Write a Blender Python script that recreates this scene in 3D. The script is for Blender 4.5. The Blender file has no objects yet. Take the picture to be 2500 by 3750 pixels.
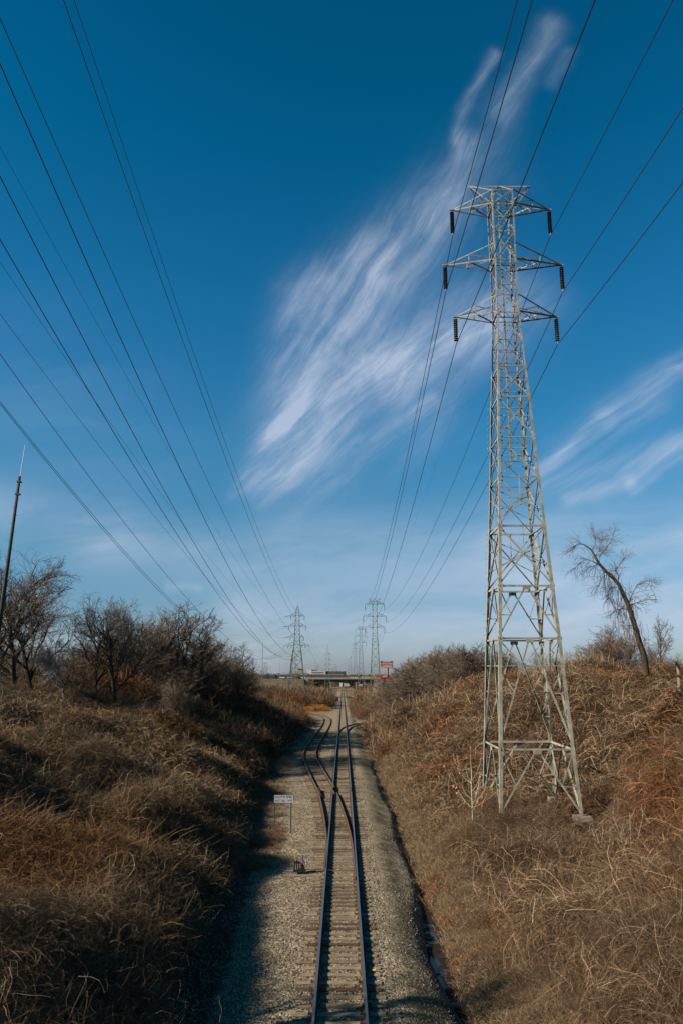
import bpy, math, random
import numpy as np
from mathutils import Vector, Matrix
R = math.radians
SC = bpy.context.scene
COL = SC.collection

# ------------------------------------------------------------------ camera
F_PX, CX, CY, PITCH, CAM_Z = 2710.0, 1254.0, 1875.0, R(11.97), 9.65
cam_d = bpy.data.cameras.new('camera')
cam = bpy.data.objects.new('camera', cam_d)
COL.objects.link(cam)
cam.location = (0, 0, CAM_Z)
cam.rotation_euler = (R(90) + PITCH, 0, (CX - 1250) / F_PX)
cam_d.sensor_fit = 'VERTICAL'
cam_d.sensor_height = 36
cam_d.lens = F_PX / 3750 * 36
cam_d.clip_end = 9000
cam_d.clip_start = 0.3
SC.camera = cam

# ------------------------------------------------------------------ light
SUN_EL, SUN_AZ = R(30), R(250)          # azimuth clockwise from +Y: sun left and behind
sd = Vector((math.sin(SUN_AZ) * math.cos(SUN_EL), math.cos(SUN_AZ) * math.cos(SUN_EL), math.sin(SUN_EL)))
sun_d = bpy.data.lights.new('sun', 'SUN')
sun_d.energy = 5.0
sun_d.angle = R(0.5)
sun_d.color = (1.0, 0.90, 0.76)
sun = bpy.data.objects.new('sun', sun_d)
COL.objects.link(sun)
sun.rotation_euler = sd.to_track_quat('Z', 'Y').to_euler()
SC.view_settings.view_transform = 'Standard'
SC.view_settings.look = 'None'
SC.view_settings.exposure = 1.0
SC.view_settings.gamma = 1.0
SKY_STRENGTH = 0.05
AL = 0.60


def ray(px, py):
    """direction through a point of the photograph (2500 x 3750), world axes"""
    a = (px - CX) / F_PX
    b = -(py - CY) / F_PX
    c, s = math.cos(PITCH), math.sin(PITCH)
    return Vector((a, c - b * s, s + b * c))


def at(px, py, Y):
    r = ray(px, py)
    t = Y / r.y
    return Vector((r.x * t, Y, CAM_Z + r.z * t))


# ---- world: Nishita sky, graded, with cirrus laid out by direction
world = bpy.data.worlds.new('World')
SC.world = world
world.use_nodes = True
wt = world.node_tree
wt.nodes.clear()


class NT:
    def __init__(s, t):
        s.t = t

    def n(s, typ, **kw):
        o = s.t.nodes.new(typ)
        for k, v in kw.items():
            setattr(o, k, v)
        return o

    def put(s, sock, v):
        if v is None:
            return
        if hasattr(v, 'is_output') or isinstance(v, bpy.types.NodeSocket):
            s.t.links.new(v, sock)
        else:
            sock.default_value = v

    def m(s, op, a, b=None, c=None, clamp=False):
        o = s.n('ShaderNodeMath', operation=op, use_clamp=clamp)
        s.put(o.inputs[0], a)
        if b is not None:
            s.put(o.inputs[1], b)
        if c is not None:
            s.put(o.inputs[2], c)
        return o.outputs[0]

    def comb(s, x, y, z=0.0):
        o = s.n('ShaderNodeCombineXYZ')
        for i, v in enumerate((x, y, z)):
            s.put(o.inputs[i], v)
        return o.outputs[0]

    def noise(s, vec, scale, detail=4, rough=0.5, dist=0.0, dim='3D'):
        o = s.n('ShaderNodeTexNoise', noise_dimensions=dim)
        if vec is not None:
            s.put(o.inputs['Vector'], vec)
        o.inputs['Scale'].default_value = scale
        o.inputs['Detail'].default_value = detail
        o.inputs['Roughness'].default_value = rough
        o.inputs['Distortion'].default_value = dist
        return o.outputs['Fac']

    def ramp(s, fac, stops, interp='LINEAR'):
        o = s.n('ShaderNodeValToRGB')
        o.color_ramp.interpolation = interp
        e = o.color_ramp.elements
        while len(e) < len(stops):
            e.new(0.5)
        for el, (p, c) in zip(e, stops):
            el.position = p
            el.color = (c[0], c[1], c[2], 1) if not isinstance(c, (int, float)) else (c, c, c, 1)
        s.put(o.inputs[0], fac)
        return o.outputs[0]

    def mix(s, f, a, b, typ='MIX'):
        o = s.n('ShaderNodeMix', data_type='RGBA', blend_type=typ)
        s.put(o.inputs[0], f)
        for sock, v in ((o.inputs[6], a), (o.inputs[7], b)):
            if isinstance(v, tuple):
                v = (v[0], v[1], v[2], 1)
            s.put(sock, v)
        return o.outputs[2]

    def smooth(s, v, lo, hi, a=0.0, b=1.0):
        o = s.n('ShaderNodeMapRange', interpolation_type='SMOOTHSTEP')
        s.put(o.inputs[0], v)
        for i, q in enumerate((lo, hi, a, b)):
            o.inputs[1 + i].default_value = q
        return o.outputs[0]


W = NT(wt)
sky = W.n('ShaderNodeTexSky', sky_type='NISHITA', sun_disc=False)
sky.sun_elevation = SUN_EL
sky.sun_rotation = SUN_AZ
sky.altitude = 200
sky.air_density = 1.0
sky.dust_density = 0.6
sky.ozone_density = 2.5
tc = W.n('ShaderNodeTexCoord')
sep = W.n('ShaderNodeSeparateXYZ')
wt.links.new(tc.outputs['Generated'], sep.inputs[0])
dx, dy, dz = sep.outputs
dym = W.m('MAXIMUM', dy, 0.05)
U = W.m('DIVIDE', dx, dym)
V = W.m('DIVIDE', dz, dym)
# grade by elevation (deep blue overhead, pale at the horizon, as in this winter sky)
grade = W.ramp(W.m('MAXIMUM', dz, 0.0), [
    (0.0, (0.60, 0.72, 0.98)), (0.06, (0.53, 0.73, 0.96)), (0.16, (0.42, 0.82, 0.96)), (0.30, (0.25, 0.92, 1.12)),
    (0.45, (0.11, 0.88, 1.15)), (0.62, (0.010, 0.78, 0.99)), (0.78, (0.004, 0.64, 0.86)), (1.0, (0.004, 0.5, 0.7))])
base = W.mix(1.0, sky.outputs[0], grade, 'MULTIPLY')


def uv(x, y):      # photo point (1568-wide view) -> direction coordinates
    r = ray(x * 1.5944, y * 1.5944)
    return r.x / r.y, r.z / r.y


# warped coordinates shared by the streaks
wn = W.noise(W.comb(U, V), 5.0, 3, 0.55)
wn2 = W.noise(W.comb(V, U), 5.5, 3, 0.55)
Uw = W.m('ADD', U, W.m('MULTIPLY', W.m('SUBTRACT', wn, 0.5), 0.055))
Us = W.m('ADD', U, W.m('MULTIPLY', W.m('SUBTRACT', wn, 0.5), 0.042))
Vs = W.m('ADD', V, W.m('MULTIPLY', W.m('SUBTRACT', wn2, 0.5), 0.042))
Vw = W.m('ADD', V, W.m('MULTIPLY', W.m('SUBTRACT', wn2, 0.5), 0.055))


def seg_mask(p, q, wid, amp, u=Uw, v=Vw):
    ax, ay = uv(*p)
    bx, by = uv(*q)
    ex, ey = bx - ax, by - ay
    L2 = ex * ex + ey * ey
    pu = W.m('SUBTRACT', u, ax)
    pv = W.m('SUBTRACT', v, ay)
    t = W.m('MULTIPLY_ADD', pu, ex / L2, W.m('MULTIPLY', pv, ey / L2))
    t = W.m('MAXIMUM', W.m('MINIMUM', t, 1.0), 0.0)
    du = W.m('SUBTRACT', pu, W.m('MULTIPLY', t, ex))
    dv = W.m('SUBTRACT', pv, W.m('MULTIPLY', t, ey))
    d2 = W.m('ADD', W.m('MULTIPLY', du, du), W.m('MULTIPLY', dv, dv))
    g = W.m('EXPONENT', W.m('MULTIPLY', d2, -1.0 / (wid * wid)))
    return W.m('MULTIPLY', g, amp)


def addall(l):
    r = l[0]
    for k in l[1:]:
        r = W.m('ADD', r, k)
    return r


def streak(ang, along, across, seed, detail=7, rough=0.62):
    c, s = math.cos(ang), math.sin(ang)
    a = W.m('MULTIPLY_ADD', Us, c, W.m('MULTIPLY', Vs, s))
    b = W.m('MULTIPLY_ADD', Us, -s, W.m('MULTIPLY', Vs, c))
    return W.noise(W.comb(W.m('MULTIPLY', a, along), W.m('MULTIPLY', b, across), seed), 1.0, detail, rough, 0.3)


feather = addall([
    seg_mask((585, 1090), (690, 985), 0.022, 0.55), seg_mask((650, 1030), (850, 885), 0.034, 0.80),
    seg_mask((850, 885), (1110, 740), 0.042, 0.62), seg_mask((645, 1000), (720, 660), 0.040, 0.50),
    seg_mask((750, 900), (860, 620), 0.055, 0.44), seg_mask((860, 620), (1010, 450), 0.042, 0.30),
    seg_mask((990, 520), (1070, 330), 0.020, 0.26), seg_mask((1040, 325), (1130, 120), 0.010, 0.27),
    seg_mask((1150, 270), (1265, 55), 0.019, 0.26), seg_mask((1270, 190), (1300, 120), 0.012, 0.12),
    seg_mask((900, 850), (1190, 690), 0.055, 0.30), seg_mask((650, 1100), (950, 960), 0.050, 0.34),
    seg_mask((1050, 430), (1160, 250), 0.030, 0.09), seg_mask((900, 660), (1090, 400), 0.06, 0.12),
    seg_mask((870, 1000), (985, 915), 0.008, 0.26), seg_mask((530, 1130), (560, 1090), 0.010, 0.16)])
n1 = streak(R(60), 6.0, 52.0, 1.7, 8, 0.70)          # fine fibres
n1c = streak(R(42), 5.0, 44.0, 4.4, 8, 0.70)         # fibres of the lower plume
n1b = streak(R(52), 4.5, 17.0, 8.1, 5, 0.6)          # broader folds
low_w = W.smooth(W.m('MULTIPLY_ADD', U, -0.55, V), *sorted((uv(850, 900)[1] - .55 * uv(850, 900)[0], uv(850, 700)[1] - .55 * uv(850, 700)[0])))
fib = W.m('ADD', W.m('MULTIPLY', n1, low_w), W.m('MULTIPLY', n1c, W.m('SUBTRACT', 1.0, low_w)))
blot = W.smooth(W.noise(W.comb(Uw, Vw, 3.3), 6.0, 5, 0.6, 0.5), 0.32, 0.66, 0.60, 1.15)
tex = W.m('ADD', W.smooth(fib, 0.36, 0.70, 0.0, 0.60), W.smooth(n1b, 0.32, 0.68, 0.26, 0.66))
fe = W.m('MULTIPLY', W.m('MULTIPLY', W.m('MINIMUM', feather, 0.95), blot), tex)
rstreak = addall([
    seg_mask((1230, 1085), (1400, 955), 0.012, 0.46), seg_mask((1400, 955), (1600, 820), 0.017, 0.46),
    seg_mask((1240, 1120), (1600, 1005), 0.016, 0.28), seg_mask((1300, 1155), (1450, 1105), 0.012, 0.32),
    seg_mask((1450, 1105), (1600, 1025), 0.012, 0.38), seg_mask((1300, 1040), (1500, 930), 0.035, 0.16)])
n2 = streak(R(33), 4.0, 75.0, 5.3, 6, 0.6)
n2b = streak(R(36), 3.0, 22.0, 2.3, 4, 0.6)
rs = W.m('MULTIPLY', rstreak, W.m('ADD', W.smooth(n2, 0.30, 0.70, 0.1, 0.7), W.smooth(n2b, 0.32, 0.70, 0.1, 0.8)))
veil = addall([
    seg_mask((-60, 1160), (230, 1225), 0.045, 0.32), seg_mask((230, 1225), (520, 1290), 0.045, 0.26),
    seg_mask((660, 1260), (1100, 1260), 0.050, 0.34), seg_mask((1250, 1320), (1600, 1260), 0.075, 0.55),
    seg_mask((600, 1440), (1600, 1400), 0.055, 0.55), seg_mask((390, 1345), (470, 1350), 0.006, 0.20),
    seg_mask((60, 900), (330, 1120), 0.12, 0.07), seg_mask((-60, 1500), (600, 1510), 0.035, 0.40)])
n3 = streak(R(6), 3.0, 11.0, 9.9, 7, 0.6)
ve = W.m('MULTIPLY', veil, W.smooth(n3, 0.28, 0.70, 0.25, 1.2))
front = W.smooth(dy, 0.05, 0.25)
# everywhere else in the sky: a few loose cirrus bands
other = W.m('MULTIPLY', W.smooth(W.noise(tc.outputs['Generated'], 3.5, 6, 0.6, 0.5), 0.58, 0.8), 0.15)
other = W.m('MULTIPLY', other, W.m('SUBTRACT', 1.0, front))
cl = W.m('ADD', W.m('MULTIPLY', W.m('ADD', fe, W.m('ADD', rs, ve)), front), other)
cl = W.m('MINIMUM', W.m('MULTIPLY', cl, 0.92), 0.72)
cloudcol = (5.6, 6.35, 7.8)
skyc = W.mix(cl, base, cloudcol)
bg = W.n('ShaderNodeBackground')
W.put(bg.inputs[0], skyc)
bg.inputs[1].default_value = SKY_STRENGTH
world.cycles.sampling_method = 'MANUAL'
world.cycles.sample_map_resolution = 512
wo = W.n('ShaderNodeOutputWorld')
wt.links.new(bg.outputs[0], wo.inputs[0])

# ------------------------------------------------------------------ helpers
def tag(o, label=None, cat=None, group=None, kind=None):
    if label: o['label'] = label
    if cat: o['category'] = cat
    if group: o['group'] = group
    if kind: o['kind'] = kind
    return o


def empty(name, loc=(0, 0, 0), rz=0.0):
    o = bpy.data.objects.new(name, None)
    COL.objects.link(o)
    o.location = loc
    o.rotation_euler = (0, 0, rz)
    o.empty_display_size = 0.2
    return o


def copy_tree(o, parent=None):
    c = o.copy()
    COL.objects.link(c)
    c.parent = parent
    for ch in list(o.children):
        copy_tree(ch, c)
    return c


class MB:
    """collects shapes into one mesh"""
    def __init__(s):
        s.v, s.f, s.m = [], [], []

    def add(s, vs, fs, mi=0):
        b = len(s.v)
        s.v.extend([tuple(v) for v in vs])
        s.f.extend([tuple(b + i for i in f) for f in fs])
        s.m.extend([mi] * len(fs))
        return s

    def box(s, c, size, rot=None, mi=0):
        c = Vector(c)
        h = Vector(size) / 2
        vs = []
        for sx in (-1, 1):
            for sy in (-1, 1):
                for sz in (-1, 1):
                    p = Vector((sx * h.x, sy * h.y, sz * h.z))
                    if rot is not None:
                        p = rot @ p
                    vs.append(c + p)
        return s.add(vs, [(0, 1, 3, 2), (4, 6, 7, 5), (0, 4, 5, 1), (2, 3, 7, 6), (0, 2, 6, 4), (1, 5, 7, 3)], mi)

    def prism(s, p0, p1, prof, d1, d2, mi=0):
        """extrude profile [(a,b)..] given along d1,d2 from p0 to p1"""
        p0, p1 = Vector(p0), Vector(p1)
        ax = (p1 - p0).normalized()
        d1 = Vector(d1)
        d1 = (d1 - ax * d1.dot(ax))
        if d1.length < 1e-5:
            d1 = ax.orthogonal()
        d1.normalize()
        e2 = ax.cross(d1)
        if e2.dot(Vector(d2)) < 0:
            e2 = -e2
        n = len(prof)
        vs = [p0 + d1 * a + e2 * b for a, b in prof] + [p1 + d1 * a + e2 * b for a, b in prof]
        fs = [(i, (i + 1) % n, n + (i + 1) % n, n + i) for i in range(n)] + [tuple(range(n))[::-1], tuple(range(n, 2 * n))]
        return s.add(vs, fs, mi)

    def angle(s, p0, p1, w, t, d1, d2, mi=0):
        return s.prism(p0, p1, [(0, 0), (w, 0), (w, t), (t, t), (t, w), (0, w)], d1, d2, mi)

    def bar(s, p0, p1, w, h=None, up=(0, 0, 1), mi=0):
        h = h or w
        return s.prism(p0, p1, [(-w / 2, -h / 2), (w / 2, -h / 2), (w / 2, h / 2), (-w / 2, h / 2)],
                       Vector(up).cross(Vector(p1) - Vector(p0)) if Vector(up).cross(Vector(p1) - Vector(p0)).length > 1e-4 else (1, 0, 0), up, mi)

    def tube(s, pts, rad, sides=6, mi=0, cap=True):
        pts = [Vector(p) for p in pts]
        n = len(pts)
        if not hasattr(rad, '__len__'):
            rad = [rad] * n
        b = len(s.v)
        ref = None
        for i, p in enumerate(pts):
            d = (pts[min(i + 1, n - 1)] - pts[max(i - 1, 0)])
            if d.length < 1e-9: d = Vector((0, 0, 1))
            d.normalize()
            if ref is None:
                ref = d.orthogonal().normalized()
            else:
                ref = (ref - d * ref.dot(d))
                ref = ref.normalized() if ref.length > 1e-6 else d.orthogonal().normalized()
            e = d.cross(ref)
            for k in range(sides):
                a = 2 * math.pi * k / sides
                s.v.append(tuple(p + (ref * math.cos(a) + e * math.sin(a)) * rad[i]))
        for i in range(n - 1):
            for k in range(sides):
                k2 = (k + 1) % sides
                s.f.append((b + i * sides + k, b + i * sides + k2, b + (i + 1) * sides + k2, b + (i + 1) * sides + k))
                s.m.append(mi)
        if cap and sides > 2:
            s.f.append(tuple(b + k for k in range(sides))[::-1]); s.m.append(mi)
            s.f.append(tuple(b + (n - 1) * sides + k for k in range(sides))); s.m.append(mi)
        return s

    def lathe(s, c, prof, sides=10, mi=0, axis=None):
        c = Vector(c)
        b = len(s.v)
        for r, z in prof:
            for k in range(sides):
                a = 2 * math.pi * k / sides
                s.v.append((c.x + r * math.cos(a), c.y + r * math.sin(a), c.z + z))
        for i in range(len(prof) - 1):
            for k in range(sides):
                k2 = (k + 1) % sides
                s.f.append((b + i * sides + k, b + i * sides + k2, b + (i + 1) * sides + k2, b + (i + 1) * sides + k)); s.m.append(mi)
        return s

    def mesh(s, name, mats):
        me = bpy.data.meshes.new(name)
        me.from_pydata(s.v, [], s.f)
        for m in (mats if isinstance(mats, (list, tuple)) else [mats]):
            me.materials.append(m)
        if len(me.materials) > 1:
            me.polygons.foreach_set('material_index', s.m)
        me.update()
        return me

    def build(s, name, mats, parent=None, smooth=False, bevel=0):
        me = s.mesh(name, mats)
        if smooth:
            me.polygons.foreach_set('use_smooth', [True] * len(me.polygons))
        o = bpy.data.objects.new(name, me)
        COL.objects.link(o)
        if parent is not None:
            o.parent = parent
        return o


def link(name, me, parent=None):
    o = bpy.data.objects.new(name, me)
    COL.objects.link(o)
    o.parent = parent
    return o


def mat(name, rough=0.8, metal=0.0, spec=0.3):
    m = bpy.data.materials.new(name)
    m.use_nodes = True
    t = m.node_tree
    b = t.nodes['Principled BSDF']
    b.inputs['Roughness'].default_value = rough
    b.inputs['Metallic'].default_value = metal
    b.inputs['Specular IOR Level'].default_value = spec
    return m, NT(t), b


def dim(c):
    return tuple(v * AL for v in c)


def speckle(name, c1, c2, scale=8.0, rough=0.85, metal=0.0, bump=0.0, spec=0.3, c3=None, lo=0.35, hi=0.65, coord='Object', bscale=None):
    m, N, b = mat(name, rough, metal, spec)
    t = N.n('ShaderNodeTexCoord').outputs[coord]
    f = N.noise(t, scale, 6, 0.65)
    if metal < 0.5:
        c1, c2 = dim(c1), dim(c2)
        c3 = dim(c3) if c3 else None
    st = [(lo, c1), (hi, c2)] if c3 is None else [(lo, c1), ((lo + hi) / 2, c2), (hi, c3)]
    N.put(b.inputs['Base Color'], N.ramp(f, st))
    if bump:
        bn = N.n('ShaderNodeBump')
        bn.inputs['Strength'].default_value = bump
        bn.inputs['Distance'].default_value = 0.02
        N.put(bn.inputs['Height'], N.noise(t, bscale or scale * 4, 4, 0.6))
        N.put(b.inputs['Normal'], bn.outputs[0])
    return m


# lattice value noise for the ground's shape
def vnoise(x, y, scale, seed):
    x = np.asarray(x, float) / scale + seed * 17.3
    y = np.asarray(y, float) / scale - seed * 9.1
    xi, yi = np.floor(x), np.floor(y)
    fx, fy = x - xi, y - yi
    fx = fx * fx * (3 - 2 * fx); fy = fy * fy * (3 - 2 * fy)

    def h(a, b):
        v = np.sin(a * 127.1 + b * 311.7 + seed * 74.7) * 43758.5453
        return v - np.floor(v)
    return (h(xi, yi) * (1 - fx) + h(xi + 1, yi) * fx) * (1 - fy) + (h(xi, yi + 1) * (1 - fx) + h(xi + 1, yi + 1) * fx) * fy


def sstep(v, a, b):
    t = np.clip((np.asarray(v, float) - a) / (b - a), 0, 1)
    return t * t * (3 - 2 * t)


# rail level falls gently with distance
def zt(y):
    return np.interp(y, [-50, 60, 130, 250, 480, 620, 1000, 2000, 4000, 6500], [0, 0, -1.0, -2.7, -5.9, -6.9, -7.5, -8.5, -27.0, -50.0])


TL_Y = [-50, 20, 45, 62, 88, 115, 165, 188, 200, 222, 234, 250, 400, 600]
TL_X = [5.0, 5.0, 6.1, 7.4, 8.6, 8.6, 8.2, 10.5, 15, 15, 8.5, 4.4, 4.4, 5.5]
TR_Y = [-50, 60, 130, 140, 152, 176, 186, 230, 600]
TR_X = [4.5, 4.4, 4.3, 5.6, 8.2, 9.0, 4.2, 3.6, 5.0]
PL_Y = [-50, 30, 60, 100, 150, 200, 265, 350, 600, 1200]
PL_H = [6.8, 6.8, 7.0, 6.4, 5.0, 4.2, 3.6, 2.2, 0.4, 0.2]       # height above rail level
PR_H = [9.0, 9.2, 9.2, 8.2, 7.2, 5.8, 3.6, 2.0, 0.6, 0.2]


def H(x, y):
    x, y = np.broadcast_arrays(np.asarray(x, float), np.asarray(y, float))
    z = np.full(x.shape, -0.23)
    # ballast shoulder on the right and ditch
    wob = 0.12 * np.sin(y * 0.35) + 0.10 * np.sin(y * 0.13 + 1)
    rag = (vnoise(0, y, 1.7, 31) - 0.5) * 0.55 + (vnoise(0, y, 0.6, 32) - 0.5) * 0.25
    dc = 3.85 + wob
    shoulder = -0.35 * sstep(x + rag, 1.9, 3.3)
    ditch = -0.55 * np.exp(-((x - dc) / (0.46 + 0.25 * rag * (x < dc))) ** 2) * sstep(y, 110, 85) * (0.66 + 0.5 * vnoise(x * 2, y, 2.2, 33) + 0.35 * sstep(y, 25, 27) * sstep(y, 36, 34))
    z = z + shoulder + ditch
    z = z - 0.10 * sstep(-x, 1.9, 4.0) * sstep(y, 70, 40)
    # left bank
    tl = np.interp(y, TL_Y, TL_X)
    pl = np.interp(y, PL_Y, PL_H)
    d = np.clip(-x - tl, 0, None)
    wn_ = sstep(y, 36, 24)
    bl = pl * (np.interp(d, [0, 1.2, 3, 6, 12, 19], [0, 0.15, 0.33, 0.49, 0.80, 1.0]) * (1 - wn_) + np.interp(d, [0, 1.0, 2.4, 6, 12, 19], [0, 0.22, 0.36, 0.44, 0.56, 0.72]) * wn_)
    # right bank: a bench, then the slope
    tr = np.interp(y, TR_Y, TR_X)
    pr = np.interp(y, PL_Y, PR_H)
    e = np.clip(x - tr, 0, None)
    bench = np.interp(e, [0, 3.5, 8.5, 10.5, 16, 22, 30], [0, 1.1, 1.85, 2.5, 5.6, 9.4, 10.0]) * pr / 9.6
    lin = pr * np.interp(e, [0, 4, 8, 12, 18], [0, 0.34, 0.66, 0.92, 1.0])
    w = sstep(y, 54, 74)
    br = bench * (1 - w) + lin * w
    # mounds
    nz = (vnoise(x, y, 6.5, 1) - 0.5) * 2.3 + (vnoise(x, y, 2.6, 2) - 0.5) * 1.5
    fade = sstep(y, 330, 180)
    bl = bl * (1 - 0.42 * vnoise(x * 0.3, y, 3.6, 41) * sstep(y, 75, 45) * sstep(d, 14, 3))
    bl = bl + nz * (1 - 0.45 * wn_) * sstep(d, 1.0, 5.0) * (0.35 + 0.65 * fade)
    pad = 1 - sstep(np.hypot(x - 11.4, (y - 47.5)), 2.5, 5.5)
    br = br + nz * 1.15 * sstep(e, 0.6, 4.0) * (1 - pad) * (0.35 + 0.65 * fade)
    br = br * (1 - pad) + pad * (1.9 - 0.13 * (x - 11.4))
    return z + bl + br + zt(y)


def hit(px, py, lift=0.0):
    """where a line of sight meets the ground"""
    r = ray(px, py)
    t = np.arange(8, 900, 0.25)
    g = H(r.x * t, r.y * t) + lift
    below = np.nonzero(CAM_Z + r.z * t < g)[0]
    t = float(t[below[0]]) if len(below) else 600.0
    return Vector((r.x * t, r.y * t, CAM_Z + r.z * t))


# ------------------------------------------------------------------ materials
steel = speckle('galvanised_steel', (0.28, 0.25, 0.185), (0.40, 0.37, 0.285), 2.2, 0.62, 0.1, 0.25, 0.3, c3=(0.52, 0.49, 0.39))
steel_rusty = speckle('weathered_galvanised_steel', (0.16, 0.105, 0.075), (0.25, 0.24, 0.20), 1.3, 0.7, 0.1, 0.25, 0.35, c3=(0.33, 0.32, 0.27), lo=0.30, hi=0.62)
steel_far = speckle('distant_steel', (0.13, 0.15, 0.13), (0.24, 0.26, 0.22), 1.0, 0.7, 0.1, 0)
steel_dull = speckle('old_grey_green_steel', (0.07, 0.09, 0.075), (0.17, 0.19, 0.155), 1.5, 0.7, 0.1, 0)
insul = speckle('brown_porcelain', (0.012, 0.009, 0.008), (0.03, 0.02, 0.016), 10, 0.25, 0.0, 0, 0.5)
insul_cap = speckle('insulator_cap_metal', (0.25, 0.22, 0.18), (0.38, 0.33, 0.26), 20, 0.5, 0.6)
insul_far = speckle('grey_porcelain', (0.10, 0.12, 0.13), (0.16, 0.18, 0.19), 10, 0.4)
wire_m = speckle('weathered_aluminium_wire', (0.022, 0.024, 0.028), (0.04, 0.042, 0.048), 2, 0.75, 0.0)
concrete = speckle('old_concrete', (0.20, 0.165, 0.125), (0.34, 0.29, 0.23), 5, 0.9, 0, 0.5, 0.2)
rust = speckle('rusty_iron', (0.07, 0.03, 0.016), (0.16, 0.075, 0.04), 14, 0.85, 0.1, 0.4, 0.3)
rail_top = speckle('polished_rail_top', (0.13, 0.15, 0.17), (0.23, 0.25, 0.27), 6, 0.38, 0.85, 0, 0.6)
rail_rust_top = speckle('worn_rusty_rail_top', (0.16, 0.10, 0.07), (0.25, 0.17, 0.12), 5, 0.6, 0.3, 0, 0.4)
black_iron = speckle('black_painted_iron', (0.010, 0.010, 0.011), (0.03, 0.028, 0.027), 12, 0.55, 0.1, 0.2, 0.4)
yellow_p = speckle('yellow_paint', (0.75, 0.58, 0.02), (0.82, 0.66, 0.05), 10, 0.5)
white_p = speckle('sign_white', (0.62, 0.64, 0.66), (0.72, 0.74, 0.76), 6, 0.5)
black_p = speckle('sign_black', (0.012, 0.012, 0.014), (0.02, 0.02, 0.022), 6, 0.6)
red_p = speckle('red_paint', (0.62, 0.02, 0.02), (0.70, 0.04, 0.03), 8, 0.45)
grey_post = speckle('grey_sign_post', (0.15, 0.17, 0.18), (0.24, 0.26, 0.27), 10, 0.6, 0.3)
reflect_w = speckle('pale_grey_reflective_plate', (0.42, 0.46, 0.56), (0.50, 0.54, 0.63), 10, 0.5)
wood_pole = speckle('creosoted_pole', (0.030, 0.032, 0.022), (0.075, 0.072, 0.05), 3, 0.9, 0, 0.5)
wood_tan = speckle('bare_wood', (0.22, 0.14, 0.08), (0.36, 0.25, 0.15), 5, 0.9, 0, 0.4)
bark = speckle('dark_bark', (0.045, 0.033, 0.024), (0.115, 0.085, 0.06), 9, 0.95, 0, 0.7, 0.1)
twig = speckle('grey_brown_twigs', (0.115, 0.084, 0.06), (0.24, 0.18, 0.13), 2, 0.95, 0, 0, 0.1)
twig_red = speckle('reddish_twigs', (0.13, 0.078, 0.055), (0.24, 0.15, 0.10), 2, 0.95, 0, 0, 0.1)
twig_pale = speckle('pale_tan_twigs', (0.20, 0.145, 0.09), (0.34, 0.25, 0.16), 2, 0.95, 0, 0, 0.1)
bark_white = speckle('white_bark', (0.26, 0.235, 0.20), (0.44, 0.40, 0.35), 7, 0.9, 0, 0.2, 0.1)
needle = speckle('evergreen_needles', (0.02, 0.05, 0.015), (0.05, 0.10, 0.03), 3, 0.9)
dead_leaf = speckle('dry_orange_leaf', (0.35, 0.13, 0.05), (0.60, 0.27, 0.12), 15, 0.8)


def tie_mat():
    m, N, b = mat('weathered_tie_wood', 0.92, 0, 0.15)
    tcn = N.n('ShaderNodeTexCoord').outputs['Object']
    mp = N.n('ShaderNodeMapping')
    mp.inputs['Scale'].default_value = (1.2, 16, 16)
    N.put(mp.inputs[0], tcn)
    f = N.noise(mp.outputs[0], 2.0, 6, 0.7)
    oi = N.n('ShaderNodeObjectInfo').outputs['Random']
    c = N.ramp(f, [(0.28, (0.036, 0.025, 0.017)), (0.48, (0.14, 0.106, 0.072)), (0.72, (0.28, 0.22, 0.155))])
    c = N.mix(1.0, c, N.ramp(oi, [(0.0, (0.38, 0.32, 0.28)), (0.35, (0.8, 0.76, 0.72)), (1.0, (1.35, 1.35, 1.3))]), 'MULTIPLY')
    N.put(b.inputs['Base Color'], c)
    bn = N.n('ShaderNodeBump')
    bn.inputs['Strength'].default_value = 0.6
    bn.inputs['Distance'].default_value = 0.02
    N.put(bn.inputs['Height'], f)
    N.put(b.inputs['Normal'], bn.outputs[0])
    return m


tie_m = tie_mat()


def stem_mat(name, dark, mid, light, patch, pscale=0.09, warm=None):
    """dry stems: per-stem tint, per-clump tint and patches of another species"""
    m, N, b = mat(name, 0.9, 0, 0.12)
    a = N.n('ShaderNodeAttribute', attribute_type='GEOMETRY', attribute_name='tint').outputs['Fac']
    oi = N.n('ShaderNodeObjectInfo').outputs['Random']
    geo = N.n('ShaderNodeNewGeometry').outputs['Position']
    c = N.ramp(a, [(0.0, dim(dark)), (0.55, dim(mid)), (1.0, dim(light))])
    pf = N.smooth(N.noise(geo, pscale, 4, 0.6), 0.50, 0.66)
    c = N.mix(pf, c, N.mix(1.0, c, patch, 'MULTIPLY'))
    gf = N.smooth(N.noise(geo, 0.22, 3, 0.6), 0.55, 0.72)
    c = N.mix(N.m('MULTIPLY', gf, 0.6), c, N.mix(1.0, c, (0.62, 0.66, 0.66), 'MULTIPLY'))
    c = N.mix(1.0, c, N.ramp(oi, [(0, (0.72, 0.70, 0.68)), (1, (1.22, 1.20, 1.12))]), 'MULTIPLY')
    N.put(b.inputs['Base Color'], c)
    return m


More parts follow.
